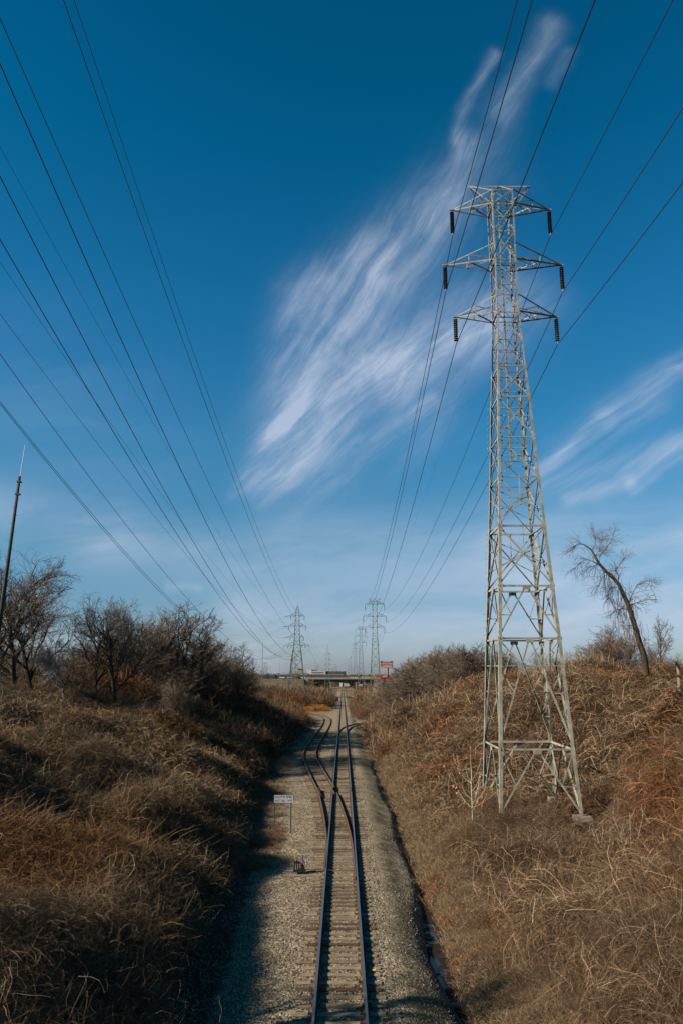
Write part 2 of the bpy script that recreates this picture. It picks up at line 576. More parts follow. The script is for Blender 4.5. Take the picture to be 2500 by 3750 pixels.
brush_m = stem_mat('dry_vine_stems', (0.034, 0.020, 0.012), (0.21, 0.125, 0.072), (0.76, 0.55, 0.35), (1.0, 0.70, 0.51))
brushL_m = stem_mat('dry_vine_stems_left', (0.034, 0.021, 0.013), (0.20, 0.127, 0.074), (0.66, 0.48, 0.29), (0.95, 0.74, 0.56))
brushF_m = stem_mat('distant_brush_stems', (0.034, 0.020, 0.013), (0.17, 0.105, 0.062), (0.50, 0.35, 0.21), (1.1, 0.72, 0.52), 0.03)
upright_m = stem_mat('upright_dead_stems', (0.042, 0.027, 0.016), (0.20, 0.130, 0.079), (0.68, 0.51, 0.33), (0.85, 0.85, 0.8), 0.15)
grass_m = stem_mat('dead_tan_grass', (0.09, 0.058, 0.033), (0.27, 0.185, 0.112), (0.55, 0.41, 0.27), (1.05, 0.78, 0.58), 0.3)
orange_m = stem_mat('orange_dead_grass', (0.28, 0.11, 0.03), (0.50, 0.21, 0.06), (0.66, 0.36, 0.14), (1, 0.85, 0.6), 0.3)

# ground
gm, N, b = mat('ground_gravel_and_soil', 0.95, 0, 0.12)
geo = N.n('ShaderNodeNewGeometry').outputs['Position']
ga = N.n('ShaderNodeAttribute', attribute_type='GEOMETRY', attribute_name='gravel').outputs['Fac']
vor = N.n('ShaderNodeTexVoronoi', feature='F1')
vor.inputs['Scale'].default_value = 15.0
N.put(vor.inputs['Vector'], geo)
stone = N.ramp(vor.outputs['Color'], [(0.0, dim((0.10, 0.080, 0.055))), (0.35, dim((0.28, 0.23, 0.165))), (0.7, dim((0.44, 0.375, 0.28))), (1.0, dim((0.72, 0.63, 0.49)))])
big = N.noise(geo, 0.55, 5, 0.62)
stone = N.mix(1.0, stone, N.ramp(big, [(0.3, (0.62, 0.57, 0.47)), (0.7, (1.15, 1.10, 1.0))]), 'MULTIPLY')
soil = N.ramp(N.noise(geo, 3.5, 6, 0.7), [(0.3, (0.015, 0.010, 0.007)), (0.55, (0.040, 0.027, 0.016)), (0.75, (0.085, 0.056, 0.033))])
far_tint = N.ramp(N.noise(geo, 0.03, 5, 0.6), [(0.35, (0.09, 0.062, 0.038)), (0.6, (0.14, 0.10, 0.06)), (0.8, (0.10, 0.085, 0.055))])
sy = N.n('ShaderNodeSeparateXYZ')
N.put(sy.inputs[0], geo)
farf = N.smooth(sy.outputs[1], 150, 420)
soil = N.mix(farf, soil, far_tint)
mossf = N.m('MULTIPLY', N.smooth(N.noise(geo, 0.9, 5, 0.65), 0.40, 0.62), 0.9)
dirt = N.ramp(N.noise(geo, 9.0, 4, 0.7), [(0.35, (0.040, 0.029, 0.015)), (0.65, (0.11, 0.082, 0.042))])
dirtw = N.m('MULTIPLY', mossf, N.n('ShaderNodeAttribute', attribute_type='GEOMETRY', attribute_name='dirt').outputs['Fac'])
stone = N.mix(dirtw, stone, dirt)
edge = N.smooth(N.m('ADD', ga, N.m('MULTIPLY', N.m('SUBTRACT', N.noise(geo, 1.6, 6, 0.7), 0.5), 0.9)), 0.42, 0.58)
N.put(b.inputs['Base Color'], N.mix(edge, soil, stone))
bn = N.n('ShaderNodeBump')
bn.inputs['Strength'].default_value = 0.9
bn.inputs['Distance'].default_value = 0.035
N.put(bn.inputs['Height'], N.m('SUBTRACT', 1.0, vor.outputs['Distance']))
N.put(b.inputs['Normal'], bn.outputs[0])
ground_m = gm

stone_m, N, b = mat('ballast_stone', 0.9, 0, 0.15)
oi = N.n('ShaderNodeObjectInfo').outputs['Random']
N.put(b.inputs['Base Color'], N.ramp(oi, [(0.0, (0.035, 0.027, 0.018)), (0.4, (0.125, 0.100, 0.067)), (0.8, (0.22, 0.18, 0.128)), (1.0, (0.42, 0.37, 0.29))]))

water_m, N, b = mat('ditch_water', 0.18, 0, 0.12)
geo = N.n('ShaderNodeNewGeometry').outputs['Position']
iced = N.smooth(N.noise(geo, 1.1, 4, 0.65), 0.46, 0.60)
sy_ = N.n('ShaderNodeSeparateXYZ')
N.put(sy_.inputs[0], geo)
wet = N.m('MULTIPLY', N.smooth(sy_.outputs[1], 25.5, 27.5), N.smooth(sy_.outputs[1], 35.5, 34))
iced = N.m('MULTIPLY', iced, wet)
N.put(b.inputs['Base Color'], N.mix(iced, (0.014, 0.010, 0.006), (0.022, 0.024, 0.026)))
N.put(b.inputs['Roughness'], N.m('SUBTRACT', 0.8, N.m('MULTIPLY', iced, 0.60)))
bn = N.n('ShaderNodeBump')
bn.inputs['Strength'].default_value = 0.15
bn.inputs['Distance'].default_value = 0.01
N.put(bn.inputs['Height'], N.noise(geo, 7, 3, 0.5))
N.put(b.inputs['Normal'], bn.outputs[0])


# ------------------------------------------------------------------ ground sheet
def grid_mesh(name, xs, ys, zf, m):
    X, Y = np.meshgrid(xs, ys)
    Z = zf(X, Y)
    nx, ny = len(xs), len(ys)
    me = bpy.data.meshes.new(name)
    co = np.stack([X, Y, Z], -1).reshape(-1, 3)
    i = np.arange(ny - 1)[:, None] * nx + np.arange(nx - 1)[None, :]
    q = np.stack([i, i + 1, i + nx + 1, i + nx], -1).reshape(-1, 4)
    me.vertices.add(len(co)); me.vertices.foreach_set('co', co.ravel())
    me.loops.add(q.size); me.loops.foreach_set('vertex_index', q.ravel().astype(np.int32))
    me.polygons.add(len(q)); me.polygons.foreach_set('loop_start', np.arange(0, q.size, 4, dtype=np.int32))
    me.update(calc_edges=True)
    me.polygons.foreach_set('use_smooth', np.ones(len(q), bool))
    me.materials.append(m)
    return me, X.ravel(), Y.ravel()


def graded(parts):
    out = []
    for a, b_, st in parts:
        out += list(np.arange(a, b_, st))
    return out


xs = [-3000, -1500, -800, -450, -260, -160, -110, -80, -60] + graded([(-50, -22, 1.5), (-22, -6, 0.6), (-6, 3, 0.4), (3, 4.8, 0.12), (4.8, 22, 0.5), (22, 50, 1.5)]) + [50, 60, 80, 110, 160, 260, 450, 800, 1500, 3000]
ys = graded([(-60, 8, 4), (8, 70, 0.5), (70, 130, 0.9), (130, 330, 2.0), (330, 640, 8)]) + [640, 680, 740, 820, 940, 1100, 1400, 1900, 2600, 4000, 6500]
me, GX, GY = grid_mesh('ground', np.array(xs, float), np.array(ys, float), H, ground_m)
tl = np.interp(GY, TL_Y, TL_X); tr = np.interp(GY, TR_Y, TR_X)
gv = np.minimum(sstep(GX, -tl + 0.2, -tl + 2.6), 1 - sstep(GX, tr - 1.15, tr - 0.15))
gv = gv * sstep(GY, 700, 600)
me.attributes.new('gravel', 'FLOAT', 'POINT').data.foreach_set('value', gv.astype(np.float32))
dv = np.maximum(sstep(GX, 1.4, 2.6), 0.8 * sstep(-GX, 3.0, 5.0))
me.attributes.new('dirt', 'FLOAT', 'POINT').data.foreach_set('value', dv.astype(np.float32))
ground = link('ground', me)
tag(ground, kind='structure')

# ditch water
wb = MB()
pv = None
for yy in np.arange(16, 96, 0.8):
    c = 3.85 + 0.12 * math.sin(yy * 0.35) + 0.10 * math.sin(yy * 0.13 + 1)
    z = float(zt(yy)) - 0.99
    c += 0.12 * math.sin(yy * 2.1) + 0.07 * math.sin(yy * 4.7)
    cur = ((c - 0.42, yy, z), (c + 0.36, yy, z))
    if pv:
        wb.add([pv[0], pv[1], cur[1], cur[0]], [(0, 1, 2, 3)])
    pv = cur
tag(wb.build('ditch_water', water_m), kind='structure')


# ------------------------------------------------------------------ scattered stuff by geometry nodes
def ribbon_variant(stems, rng):
    """stems: list of (points Nx3, width) -> verts, quads, tint"""
    V, Fq, T = [], [], []
    for pts, w, tint in stems:
        pts = np.asarray(pts)
        n = len(pts)
        d = np.gradient(pts, axis=0)
        r = rng.normal(size=3)
        side = np.cross(d, r)
        side /= (np.linalg.norm(side, axis=1)[:, None] + 1e-9)
        ww = w * np.linspace(1, 0.45, n)[:, None] / 2
        b0 = len(V)
        a, c = pts - side * ww, pts + side * ww
        for i in range(n):
            V.append(a[i]); V.append(c[i]); T += [tint, tint]
        for i in range(n - 1):
            Fq.append((b0 + 2 * i, b0 + 2 * i + 1, b0 + 2 * i + 3, b0 + 2 * i + 2))
    return np.array(V), np.array(Fq, int), np.array(T)


def vine_clump(seed, n=170, rad=0.9, hgt=1.1, w=(0.009, 0.020)):
    rng = np.random.default_rng(seed)
    st = []
    pref = rng.uniform(0, 2 * math.pi)
    for i in range(n):
        long_ = rng.random() < 0.05
        p = np.array([rng.normal(0, rad * 0.48), rng.normal(0, rad * 0.48), rng.uniform(0, 0.75 * hgt)])
        az = pref + rng.normal(0, 1.5)
        el = rng.uniform(-0.3, 1.3)
        L = rng.uniform(0.30, 1.0) * (1.8 if long_ else 1)
        k = 6
        pts = [p.copy()]
        droop = rng.uniform(-0.05, 0.42)
        for j in range(k):
            d = np.array([math.cos(az) * math.cos(el), math.sin(az) * math.cos(el), math.sin(el)])
            p = p + d * L / k
            el -= droop + rng.normal(0, 0.30); az += rng.normal(0, 0.55)
            pts.append(p.copy())
        t = rng.uniform(0.65, 1.0) if long_ else rng.beta(1.3, 2.3)
        st.append((pts, rng.uniform(*w), t))
    return ribbon_variant(st, rng)


def dome_clump(seed, n=260, w=(0.006, 0.013)):
    """a low rounded bush of tangled canes"""
    rng = np.random.default_rng(seed)
    st = []
    for i in range(n):
        a = rng.uniform(0, 6.283)
        ph = np.arccos(rng.uniform(0.0, 1.0))
        r = rng.uniform(0.45, 1.0)
        c = np.array([math.sin(ph) * math.cos(a), math.sin(ph) * math.sin(a), math.cos(ph) * 0.85]) * r
        nrm = c / (np.linalg.norm(c) + 1e-6)
        t = rng.normal(0, 1, 3)
        t -= nrm * t.dot(nrm)
        t /= np.linalg.norm(t)
        t = t * 0.9 + nrm * rng.uniform(-0.1, 0.7)
        L = rng.uniform(0.3, 0.85) * (1.7 if rng.random() < 0.07 else 1)
        pts = [c]
        p = c.copy()
        for j in range(5):
            t = t + rng.normal(0, 0.22, 3) - nrm * 0.18 + np.array([0, 0, -0.06])
            p = p + t / np.linalg.norm(t) * L / 5
            pts.append(p.copy())
        st.append((pts, rng.uniform(*w), rng.beta(1.2, 2.2)))
    for i in range(6):                      # canes reaching out of the bush
        a = rng.uniform(0, 6.283)
        p = np.array([rng.normal(0, .4), rng.normal(0, .4), 0.5])
        d = np.array([math.cos(a) * .7, math.sin(a) * .7, 1.0])
        pts = [p.copy()]
        for j in range(7):
            d += rng.normal(0, 0.22, 3)
            d[2] -= 0.24
            p = p + d / np.linalg.norm(d) * 0.17
            pts.append(p.copy())
        st.append((pts, w[1] * 0.8, rng.uniform(0.45, 1.0)))
    return ribbon_variant(st, rng)


def upright_clump(seed, n=110, rad=0.9, hgt=1.6):
    rng = np.random.default_rng(seed)
    st = []
    lean = rng.normal(0, 0.25, 2)
    for i in range(n):
        p = np.array([rng.normal(0, rad * 0.5), rng.normal(0, rad * 0.5), -0.1])
        L = hgt * rng.uniform(0.5, 1.25)
        d = np.array([lean[0] + rng.normal(0, 0.48), lean[1] + rng.normal(0, 0.48), 1.0])
        bend = rng.normal(0, 0.12, 2)
        pts = [p.copy()]
        for j in range(4):
            dd = d / np.linalg.norm(d)
            p = p + dd * L / 4
            d[:2] += bend + rng.normal(0, 0.04, 2)
            pts.append(p.copy())
        t = rng.beta(1.0, 1.8)
        st.append((pts, rng.uniform(0.006, 0.016), t))
        for q in range(2):       # side twigs
            j = rng.integers(1, 4)
            a = pts[j]
            dd = d / np.linalg.norm(d) + rng.normal(0, 0.55, 3) * np.array([1, 1, 0.3])
            st.append(([a, a + dd * 0.14 * L, a + dd * 0.26 * L + np.array([0, 0, 0.02])], 0.007, min(1, t + 0.1)))
    return ribbon_variant(st, rng)


def grass_clump(seed, n=90, rad=0.5, hgt=0.35):
    rng = np.random.default_rng(seed)
    st = []
    for i in range(n):
        p = np.array([rng.normal(0, rad * 0.5), rng.normal(0, rad * 0.5), -0.03])
        az = rng.uniform(0, 6.28); el = rng.uniform(0.5, 1.4)
        L = hgt * rng.uniform(0.5, 1.4)
        pts = [p.copy()]
        for j in range(3):
            p = p + np.array([math.cos(az) * math.cos(el), math.sin(az) * math.cos(el), math.sin(el)]) * L / 3
            el -= rng.uniform(0.1, 0.5)
            pts.append(p.copy())
        st.append((pts, rng.uniform(0.008, 0.016), rng.beta(2, 2)))
    return ribbon_variant(st, rng)


def stone_variant(seed):
    rng = np.random.default_rng(seed)
    v = []
    for z, r, n in ((-0.35, 0.6, 5), (0.25, 0.9, 5), (0.75, 0.45, 4)):
        for k in range(5):
            a = 2 * math.pi * k / 5 + z
            v.append((r * math.cos(a) * rng.uniform(.75, 1.2), r * math.sin(a) * rng.uniform(.75, 1.2), z + rng.uniform(-.15, .15)))
    v = np.array(v) * 0.5
    f = []
    for l in range(2):
        for k in range(5):
            f.append((l * 5 + k, l * 5 + (k + 1) % 5, l * 5 + 5 + (k + 1) % 5, l * 5 + 5 + k))
    f += [(10, 11, 12, 13), (10, 13, 14, 14)]
    f = [tuple(dict.fromkeys(q)) for q in f]
    return v, f, np.zeros(len(v))


def scatter(name, variants, P, ROT, SCL, material, rng):
    """one stuff object: its mesh holds the variants and the scatter points, geometry nodes does the rest"""
    K = len(variants)
    V, Fc, vid, tint = [], [], [], []
    off = 0
    for k, (v, f, t) in enumerate(variants):
        V.append(v)
        Fc += [tuple(int(off + i) for i in q) for q in f]
        vid.append(np.full(len(v), k)); tint.append(t)
        off += len(v)
    V.append(P); vid.append(np.full(len(P), -1)); tint.append(np.zeros(len(P)))
    V = np.concatenate(V); vid = np.concatenate(vid); tint = np.concatenate(tint)
    me = bpy.data.meshes.new(name)
    me.from_pydata(V.tolist(), [], Fc)
    me.materials.append(material)
    nP, nV = len(P), len(V)
    pick = np.full(nV, -1); pick[nV - nP:] = rng.integers(0, K, nP)
    rot = np.zeros((nV, 3)); rot[nV - nP:] = ROT
    scl = np.ones((nV, 3)); scl[nV - nP:] = SCL
    me.attributes.new('vid', 'INT', 'POINT').data.foreach_set('value', vid.astype(np.int32))
    me.attributes.new('pick', 'INT', 'POINT').data.foreach_set('value', pick.astype(np.int32))
    me.attributes.new('tint', 'FLOAT', 'POINT').data.foreach_set('value', tint.astype(np.float32))
    me.attributes.new('rot', 'FLOAT_VECTOR', 'POINT').data.foreach_set('vector', rot.astype(np.float32).ravel())
    me.attributes.new('scl', 'FLOAT_VECTOR', 'POINT').data.foreach_set('vector', scl.astype(np.float32).ravel())
    o = link(name, me)
    ng = bpy.data.node_groups.new(name + '_nodes', 'GeometryNodeTree')
    ng.interface.new_socket('Geometry', in_out='INPUT', socket_type='NodeSocketGeometry')
    ng.interface.new_socket('Geometry', in_out='OUTPUT', socket_type='NodeSocketGeometry')
    G = NT(ng)
    gi = G.n('NodeGroupInput'); go = G.n('NodeGroupOutput')

    def attr(nm, typ):
        a = G.n('GeometryNodeInputNamedAttribute', data_type=typ)
        a.inputs['Name'].default_value = nm
        return a.outputs['Attribute']

    def eq(sock, val):
        c = G.n('FunctionNodeCompare', data_type='INT', operation='EQUAL')
        ng.links.new(sock, c.inputs[2])
        c.inputs[3].default_value = val
        return c.outputs[0]
    va, pa, ra, sa = attr('vid', 'INT'), attr('pick', 'INT'), attr('rot', 'FLOAT_VECTOR'), attr('scl', 'FLOAT_VECTOR')

    def separate(val):
        s_ = G.n('GeometryNodeSeparateGeometry', domain='POINT')
        ng.links.new(gi.outputs[0], s_.inputs['Geometry'])
        ng.links.new(eq(va, val), s_.inputs['Selection'])
        return s_.outputs['Selection']
    pts = separate(-1)
    jn = G.n('GeometryNodeJoinGeometry')
    for k in range(K):
        ip = G.n('GeometryNodeInstanceOnPoints')
        ng.links.new(pts, ip.inputs['Points'])
        ng.links.new(separate(k), ip.inputs['Instance'])
        ng.links.new(eq(pa, k), ip.inputs['Selection'])
        ng.links.new(ra, ip.inputs['Rotation'])
        ng.links.new(sa, ip.inputs['Scale'])
        ng.links.new(ip.outputs[0], jn.inputs[0])
    ng.links.new(jn.outputs[0], go.inputs[0])
    mod = o.modifiers.new('scatter', 'NODES')
    mod.node_group = ng
    tag(o, kind='stuff')
    return o


def sample(rng, n, y0, y1, side, e0, e1, near=True):
    """points on a bank: e = distance out from its toe"""
    if near:
        u = rng.random(n)
        y = 1 / (1 / y0 + u * (1 / y1 - 1 / y0))          # denser close to the viewer
    else:
        y = rng.uniform(y0, y1, n)
    e = rng.uniform(e0, e1, n)
    t = np.interp(y, TL_Y, TL_X) if side < 0 else np.interp(y, TR_Y, TR_X)
    x = side * (t + e)
    return x, y, e


def make_scatter(name, variants, x, y, scale, rng, material, zoff=0.0, zs=1.0, tilt=0.12):
    z = H(x, y) + zoff
    P = np.stack([x, y, z], -1)
    ROT = np.stack([rng.normal(0, tilt, len(x)), rng.normal(0, tilt, len(x)), rng.uniform(0, 6.28, len(x))], -1)
    SC_ = np.stack([scale, scale, scale * zs], -1)
    return scatter(name, variants, P, ROT, SC_, material, rng)


rng = np.random.default_rng(5)
vinesC = [vine_clump(180 + i, 420, 0.9, 1.0, (0.003, 0.0065)) for i in range(8)]
vinesN = [vine_clump(100 + i, 280, 0.9, 1.1, (0.005, 0.0105)) for i in range(8)]
vines = [vine_clump(120 + i, 150, 0.9, 1.1, (0.011, 0.024)) for i in range(6)]
domesC = [dome_clump(540 + i, 620, (0.003, 0.007)) for i in range(6)]
domesN = [dome_clump(500 + i, 400, (0.005, 0.011)) for i in range(6)]
domes = [dome_clump(520 + i, 250, (0.010, 0.020)) for i in range(6)]
vinesF = [vine_clump(140 + i, 190, 1.0, 1.1, (0.013, 0.026)) for i in range(6)]


def view_ok(x, y, m=4):
    return np.abs(x) < 0.48 * y + m


for (side, mm, e0, e1, sd, lb) in ((-1, brushL_m, 0.15, 34, 7, 'tangled dry brown vines covering the left bank'), (1, brush_m, 0.5, 36, 9, 'tangled reddish brown vines covering the right bank')):
    for (ya, yb, n, var, dv_, where) in ((9, 26, 8000, vinesC, domesC, 'in the foreground'), (26, 48, 7500, vinesN, domesN, 'before the near pylon'), (48, 97, 8500, vines, domes, 'in the middle distance')):
        x, y, e = sample(rng, n, ya, yb, side, e0, e1)
        k = view_ok(x, y) & (rng.random(len(x)) < -0.05 + 1.15 * vnoise(x, y, 2.2, sd))
        if side > 0:
            k &= (np.hypot(x - 11.4, y - 48.5) > 1.4)
            k &= ~((np.hypot((x - 13.9), (y - 44.6)) < 2.2) | (np.hypot((x - 13.9), (y - 50)) < 2.2))
        x, y = x[k], y[k]
        s = 0.52 + 0.85 * vnoise(x, y, 3.2, sd + 1)
        if side > 0:
            s *= np.interp(x, [4.5, 7, 9], [0.45, 0.8, 1.0]) * 0.92
        tag(make_scatter('vine_thicket', var, x, y, s, rng, mm, 0.0, 0.8), lb + ' ' + where, 'brush')
        x, y, e = sample(rng, int(n * 0.28), ya, yb, side, max(e0, 1.0) + (1.2 if side > 0 else 0), e1)
        k = view_ok(x, y) & (np.hypot(x - 11.6, y - 47.0) > 5.6)
        x, y, e = x[k], y[k], e[k]
        s = rng.uniform(0.75, 1.55 if side < 0 else 2.0, len(x)) * np.interp(e, [0, 4], [0.6, 1.0])
        tag(make_scatter('bramble_bushes', dv_, x, y, s, rng, mm, -0.1, 0.85), 'rounded dry bramble bushes on the %s bank %s' % ('left' if side < 0 else 'right', where), 'brush')
# both banks, further away
x1, y1, e1 = sample(rng, 12000, 90, 330, -1, 0.2, 60)
x2, y2, e2 = sample(rng, 12000, 90, 330, 1, 0.4, 60)
for (xx, yy, mm, nm, lb) in ((x1, y1, brushF_m, 'far_thicket', 'dry brush further along the left bank towards the bridge'),
                             (x2, y2, brush_m, 'far_thicket', 'dry brush further along the right bank towards the bridge')):
    k = view_ok(xx, yy, 8) & (np.abs(xx) > np.interp(yy, [150, 230, 330], [0, 5.0, 6.5]))
    xx, yy = xx[k], yy[k]
    s = (0.8 + 1.0 * vnoise(xx, yy, 5, 11)) * np.interp(yy, [90, 200, 330], [1.0, 1.35, 1.9])
    tag(make_scatter(nm, vinesF, xx, yy, s, rng, mm), lb, 'brush')
# flats beyond
n = 13000
yy = 1 / (1 / 320 + rng.random(n) * (1 / 900 - 1 / 320))
xx = rng.uniform(-0.5, 0.5, n) * yy
k = (np.abs(xx) > np.interp(yy, [320, 600, 900], [6.5, 10, 14])) & ~((np.abs(yy - 600) < 14) & (np.abs(xx) < 60))
xx, yy = xx[k], yy[k]
s = (0.9 + 1.2 * vnoise(xx, yy, 30, 12)) * np.interp(yy, [320, 900], [1.0, 1.6])
vinesG = [vine_clump(160 + i, 130, 1.0, 1.3, (0.05, 0.09)) for i in range(4)]
tag(make_scatter('distant_brush', vinesG, xx, yy, s, rng, brushF_m), 'low brown scrub on the flat ground around the bridge', 'brush')
# upright dead stalks on the right foreground and along the tops
upr = [upright_clump(200 + i) for i in range(6)]
x, y, e = sample(rng, 3000, 13, 50, 1, 4.0, 20)
k = view_ok(x, y) & (rng.random(len(x)) < 1.7 * vnoise(x, y, 5, 13) - 0.25) & (np.hypot(x - 11.4, y - 48) > 6) & (y < 42)
x, y = x[k], y[k]
s = 0.6 + 0.5 * vnoise(x, y, 3, 14)
tag(make_scatter('dead_stalks', upr, x, y, s, rng, upright_m, 0, 1.0, 0.16), 'grey brown upright dead stalks on the right bank in the foreground', 'brush')
x1, y1, e1 = sample(rng, 1500, 45, 250, -1, 9, 50)
x2, y2, e2 = sample(rng, 1300, 62, 250, 1, 12, 55)
x, y = np.concatenate([x1, x2]), np.concatenate([y1, y2])
k = view_ok(x, y, 8) & (rng.random(len(x)) < 1.5 * vnoise(x, y, 9, 15) - 0.45)
x, y = x[k], y[k]
s = (0.45 + 0.6 * vnoise(x, y, 4, 16)) * np.interp(y, [50, 250], [1, 1.6])
tag(make_scatter('bank_top_saplings', upr, x, y, s, rng, upright_m, 0, 1.2), 'thin upright saplings and canes along both bank tops', 'brush')
# dead grass at the right toe and by the gravel edges
gr = [grass_clump(300 + i) for i in range(5)]
x, y, e = sample(rng, 6200, 14, 120, 1, -0.32, 3.2)
k = rng.random(len(x)) < 1.25 - 0.3 * e + 0.3 * vnoise(x, y, 2, 17)
x, y = x[k], y[k]
tag(make_scatter('dead_grass', gr, x, y, np.interp(y, [15, 120], [0.75, 1.7]) * (0.6 + 0.7 * vnoise(x, y, 1.5, 18)), rng, grass_m), 'short tan dead grass between the ditch and the right bank', 'grass')
x, y, e = sample(rng, 1500, 40, 200, -1, -2.6, 0.3)
k = rng.random(len(x)) < vnoise(x, y, 4, 19)
x, y = x[k], y[k]
tag(make_scatter('dead_grass', gr, x, y, 0.5 + 0.8 * vnoise(x, y, 1.5, 20), rng, grass_m), 'thin dead grass along the shaded left edge of the gravel', 'grass')
# orange grass where the left siding leaves the cutting
n = 260
x = rng.uniform(-17, -5.4, n); y = 226 + rng.uniform(0, 9, n) + (x + 5) * 0.35
tag(make_scatter('orange_grass', gr, x, y, rng.uniform(2.6, 4.6, n), rng, orange_m, 0, 1.2), 'bright orange dead grass behind the curve of the left siding', 'grass')
# ballast stones
st = [stone_variant(400 + i) for i in range(6)]
n = 52000
y = 1 / (1 / 17 + rng.random(n) * (1 / 75 - 1 / 17))
x = rng.uniform(-6.6, 4.0, n)
k = (x > -np.interp(y, TL_Y, TL_X) - 0.2) & ~((np.abs(np.abs(x + 0.07) - 0.75) < 0.12)) & (x < 3.45)
k &= (x < 1.7) | (rng.random(n) < 0.15 + 0.7 * vnoise(x, y, 1.3, 21))
x, y = x[k], y[k]
z = H(x, y) + 0.012
P = np.stack([x, y, z], -1)
sz = rng.uniform(0.028, 0.070, len(x)) * np.interp(y, [17, 75], [1, 1.6]) * np.where(x > 1.7, 0.8, 1.0)
ROT = rng.uniform(0, 6.28, (len(x), 3))
SCL = np.stack([sz, sz * rng.uniform(.7, 1.1, len(x)), sz * 0.75], -1)
tag(scatter('ballast_stones', st, P, ROT, SCL, stone_m, rng), 'loose grey and tan ballast stones around the track', 'gravel')

# ------------------------------------------------------------------ railway
RAILP = [(-0.07, -0.18), (0.07, -0.18), (0.07, -0.165), (0.012, -0.14), (0.012, -0.045), (0.037, -0.035), (0.037, 0.0), (-0.037, 0.0), (-0.037, -0.035), (-0.012, -0.045), (-0.012, -0.14), (-0.07, -0.165)]


def rail_mesh(cx_fn, y0, y1, off, side, step, top, lift=0.0):
    """sweep the rail section; off = lateral offset of the rail from the centre line"""
    mb = MB()
    ysn = [y0]
    while ysn[-1] < y1:
        ysn.append(min(y1, ysn[-1] + step * max(1, ysn[-1] / 60)))
    n = len(RAILP)
    rings = []
    for yy in ysn:
        h = 0.5
        sl = (cx_fn(yy + h) - cx_fn(yy - h)) / (2 * h)
        nx, ny = 1 / math.hypot(1, sl), -sl / math.hypot(1, sl)
        c = Vector((cx_fn(yy) + off * nx * 1.0, yy + off * ny, float(zt(yy)) + lift))
        rings.append([c + Vector((a * nx, a * ny, b_)) for a, b_ in RAILP])
    for r_ in rings:
        mb.v.extend([tuple(p) for p in r_])
    for i in range(len(rings) - 1):
        for k_ in range(n):
            k2 = (k_ + 1) % n
            mb.f.append((i * n + k_, i * n + k2, (i + 1) * n + k2, (i + 1) * n + k_))
            mb.m.append(1 if k_ == 6 else 0)
    mb.f.append(tuple(range(n))); mb.m.append(0)
    mb.f.append(tuple((len(rings) - 1) * n + i for i in range(n))[::-1]); mb.m.append(0)
    return mb


main_c = lambda y: -0.07
SL_Y = [38, 46, 50, 56, 64, 72, 79.5, 88, 94.5, 102, 115, 136, 166, 180, 192, 202, 210, 217, 223]
SL_X = [-0.07, -0.16, -0.33, -0.68, -1.26, -2.07, -2.82, -3.62, -4.02, -4.17, -4.02, -3.62, -3.40, -3.7, -4.9, -7.2, -10.5, -15.5, -22]


def hermite(xs_, ys_):
    xs_, ys_ = np.array(xs_, float), np.array(ys_, float)
    m_ = np.gradient(ys_, xs_)

    def f(x_):
        if x_ <= xs_[0]: return float(ys_[0] + (x_ - xs_[0]) * 0)
        if x_ >= xs_[-1]: return float(ys_[-1] + (x_ - xs_[-1]) * m_[-1])
        i = int(np.searchsorted(xs_, x_) - 1)
        h = xs_[i + 1] - xs_[i]; t = (x_ - xs_[i]) / h
        return float((2 * t**3 - 3 * t**2 + 1) * ys_[i] + (t**3 - 2 * t**2 + t) * h * m_[i] + (-2 * t**3 + 3 * t**2) * ys_[i + 1] + (t**3 - t**2) * h * m_[i + 1])
    return f


left_c = hermite(SL_Y, SL_X)
right_c = hermite([128, 136, 142, 148, 154, 160, 166, 172], [-0.07, 0.08, 0.42, 1.0, 2.1, 4.0, 6.9, 10.6])

G_ = 0.755
trk = empty('railway_track', (-0.07, 20, 0))
tag(trk, 'straight main railway track running to the bridge with shiny blue steel rails', 'railway track')


def part(o, parent):
    o.parent = parent
    o.matrix_parent_inverse = parent.matrix_world.inverted()
    return o


bpy.context.view_layer.update()
for sgn in (-1, 1):
    part(rail_mesh(main_c, 10, 640, sgn * G_, sgn, 10, rail_top).build('rail', [rust, rail_top]), trk)
sid = empty('railway_siding', (-1.3, 64, 0))
tag(sid, 'rusty siding track branching off and curving away to the left', 'railway track')
rsd = empty('railway_siding', (1.0, 148, 0))
tag(rsd, 'distant branch track curving off to the right behind the small sign', 'railway track')
bpy.context.view_layer.update()
# siding rails: the right-hand one crosses the main left rail at the frog, so it is cut there
part(rail_mesh(left_c, 39.5, 224, -G_ - 0.02, -1, 1.5, rail_rust_top, 0.0).build('rail', [rust, rail_rust_top]), sid)
part(rail_mesh(left_c, 38.0, 62.6, G_ - 0.085, 1, 1.2, rail_rust_top, -0.004).build('rail', [rust, rail_rust_top]), sid)
part(rail_mesh(left_c, 65.4, 224, G_, 1, 1.5, rail_rust_top, 0.0).build('rail', [rust, rail_rust_top]), sid)
fr = MB()
for a, b_ in (((-0.83, 62.2), (-0.83 + 0.02, 66.2)), ((-0.78 - 0.16, 65.6), (-0.66, 62.0))):
    fr.bar((a[0], a[1], 0.004 - 0.04), (b_[0], b_[1], 0.004 - 0.04), 0.10, 0.08)
part(fr.build('crossing_frog', rail_rust_top), sid)
gd = MB()
for yy0, yy1, xo in ((60.5, 65.5, 0.66), (61, 65.0, None)):
    if xo is not None:
        gd.bar((-0.07 + xo, yy0, -0.05), (-0.07 + xo, yy1, -0.05), 0.05, 0.10)
    else:
        gd.bar((left_c(yy0) - G_ + 0.09, yy0, -0.05), (left_c(yy1) - G_ + 0.09, yy1, -0.05), 0.05, 0.10)
part(gd.build('guard_rail', rust), sid)
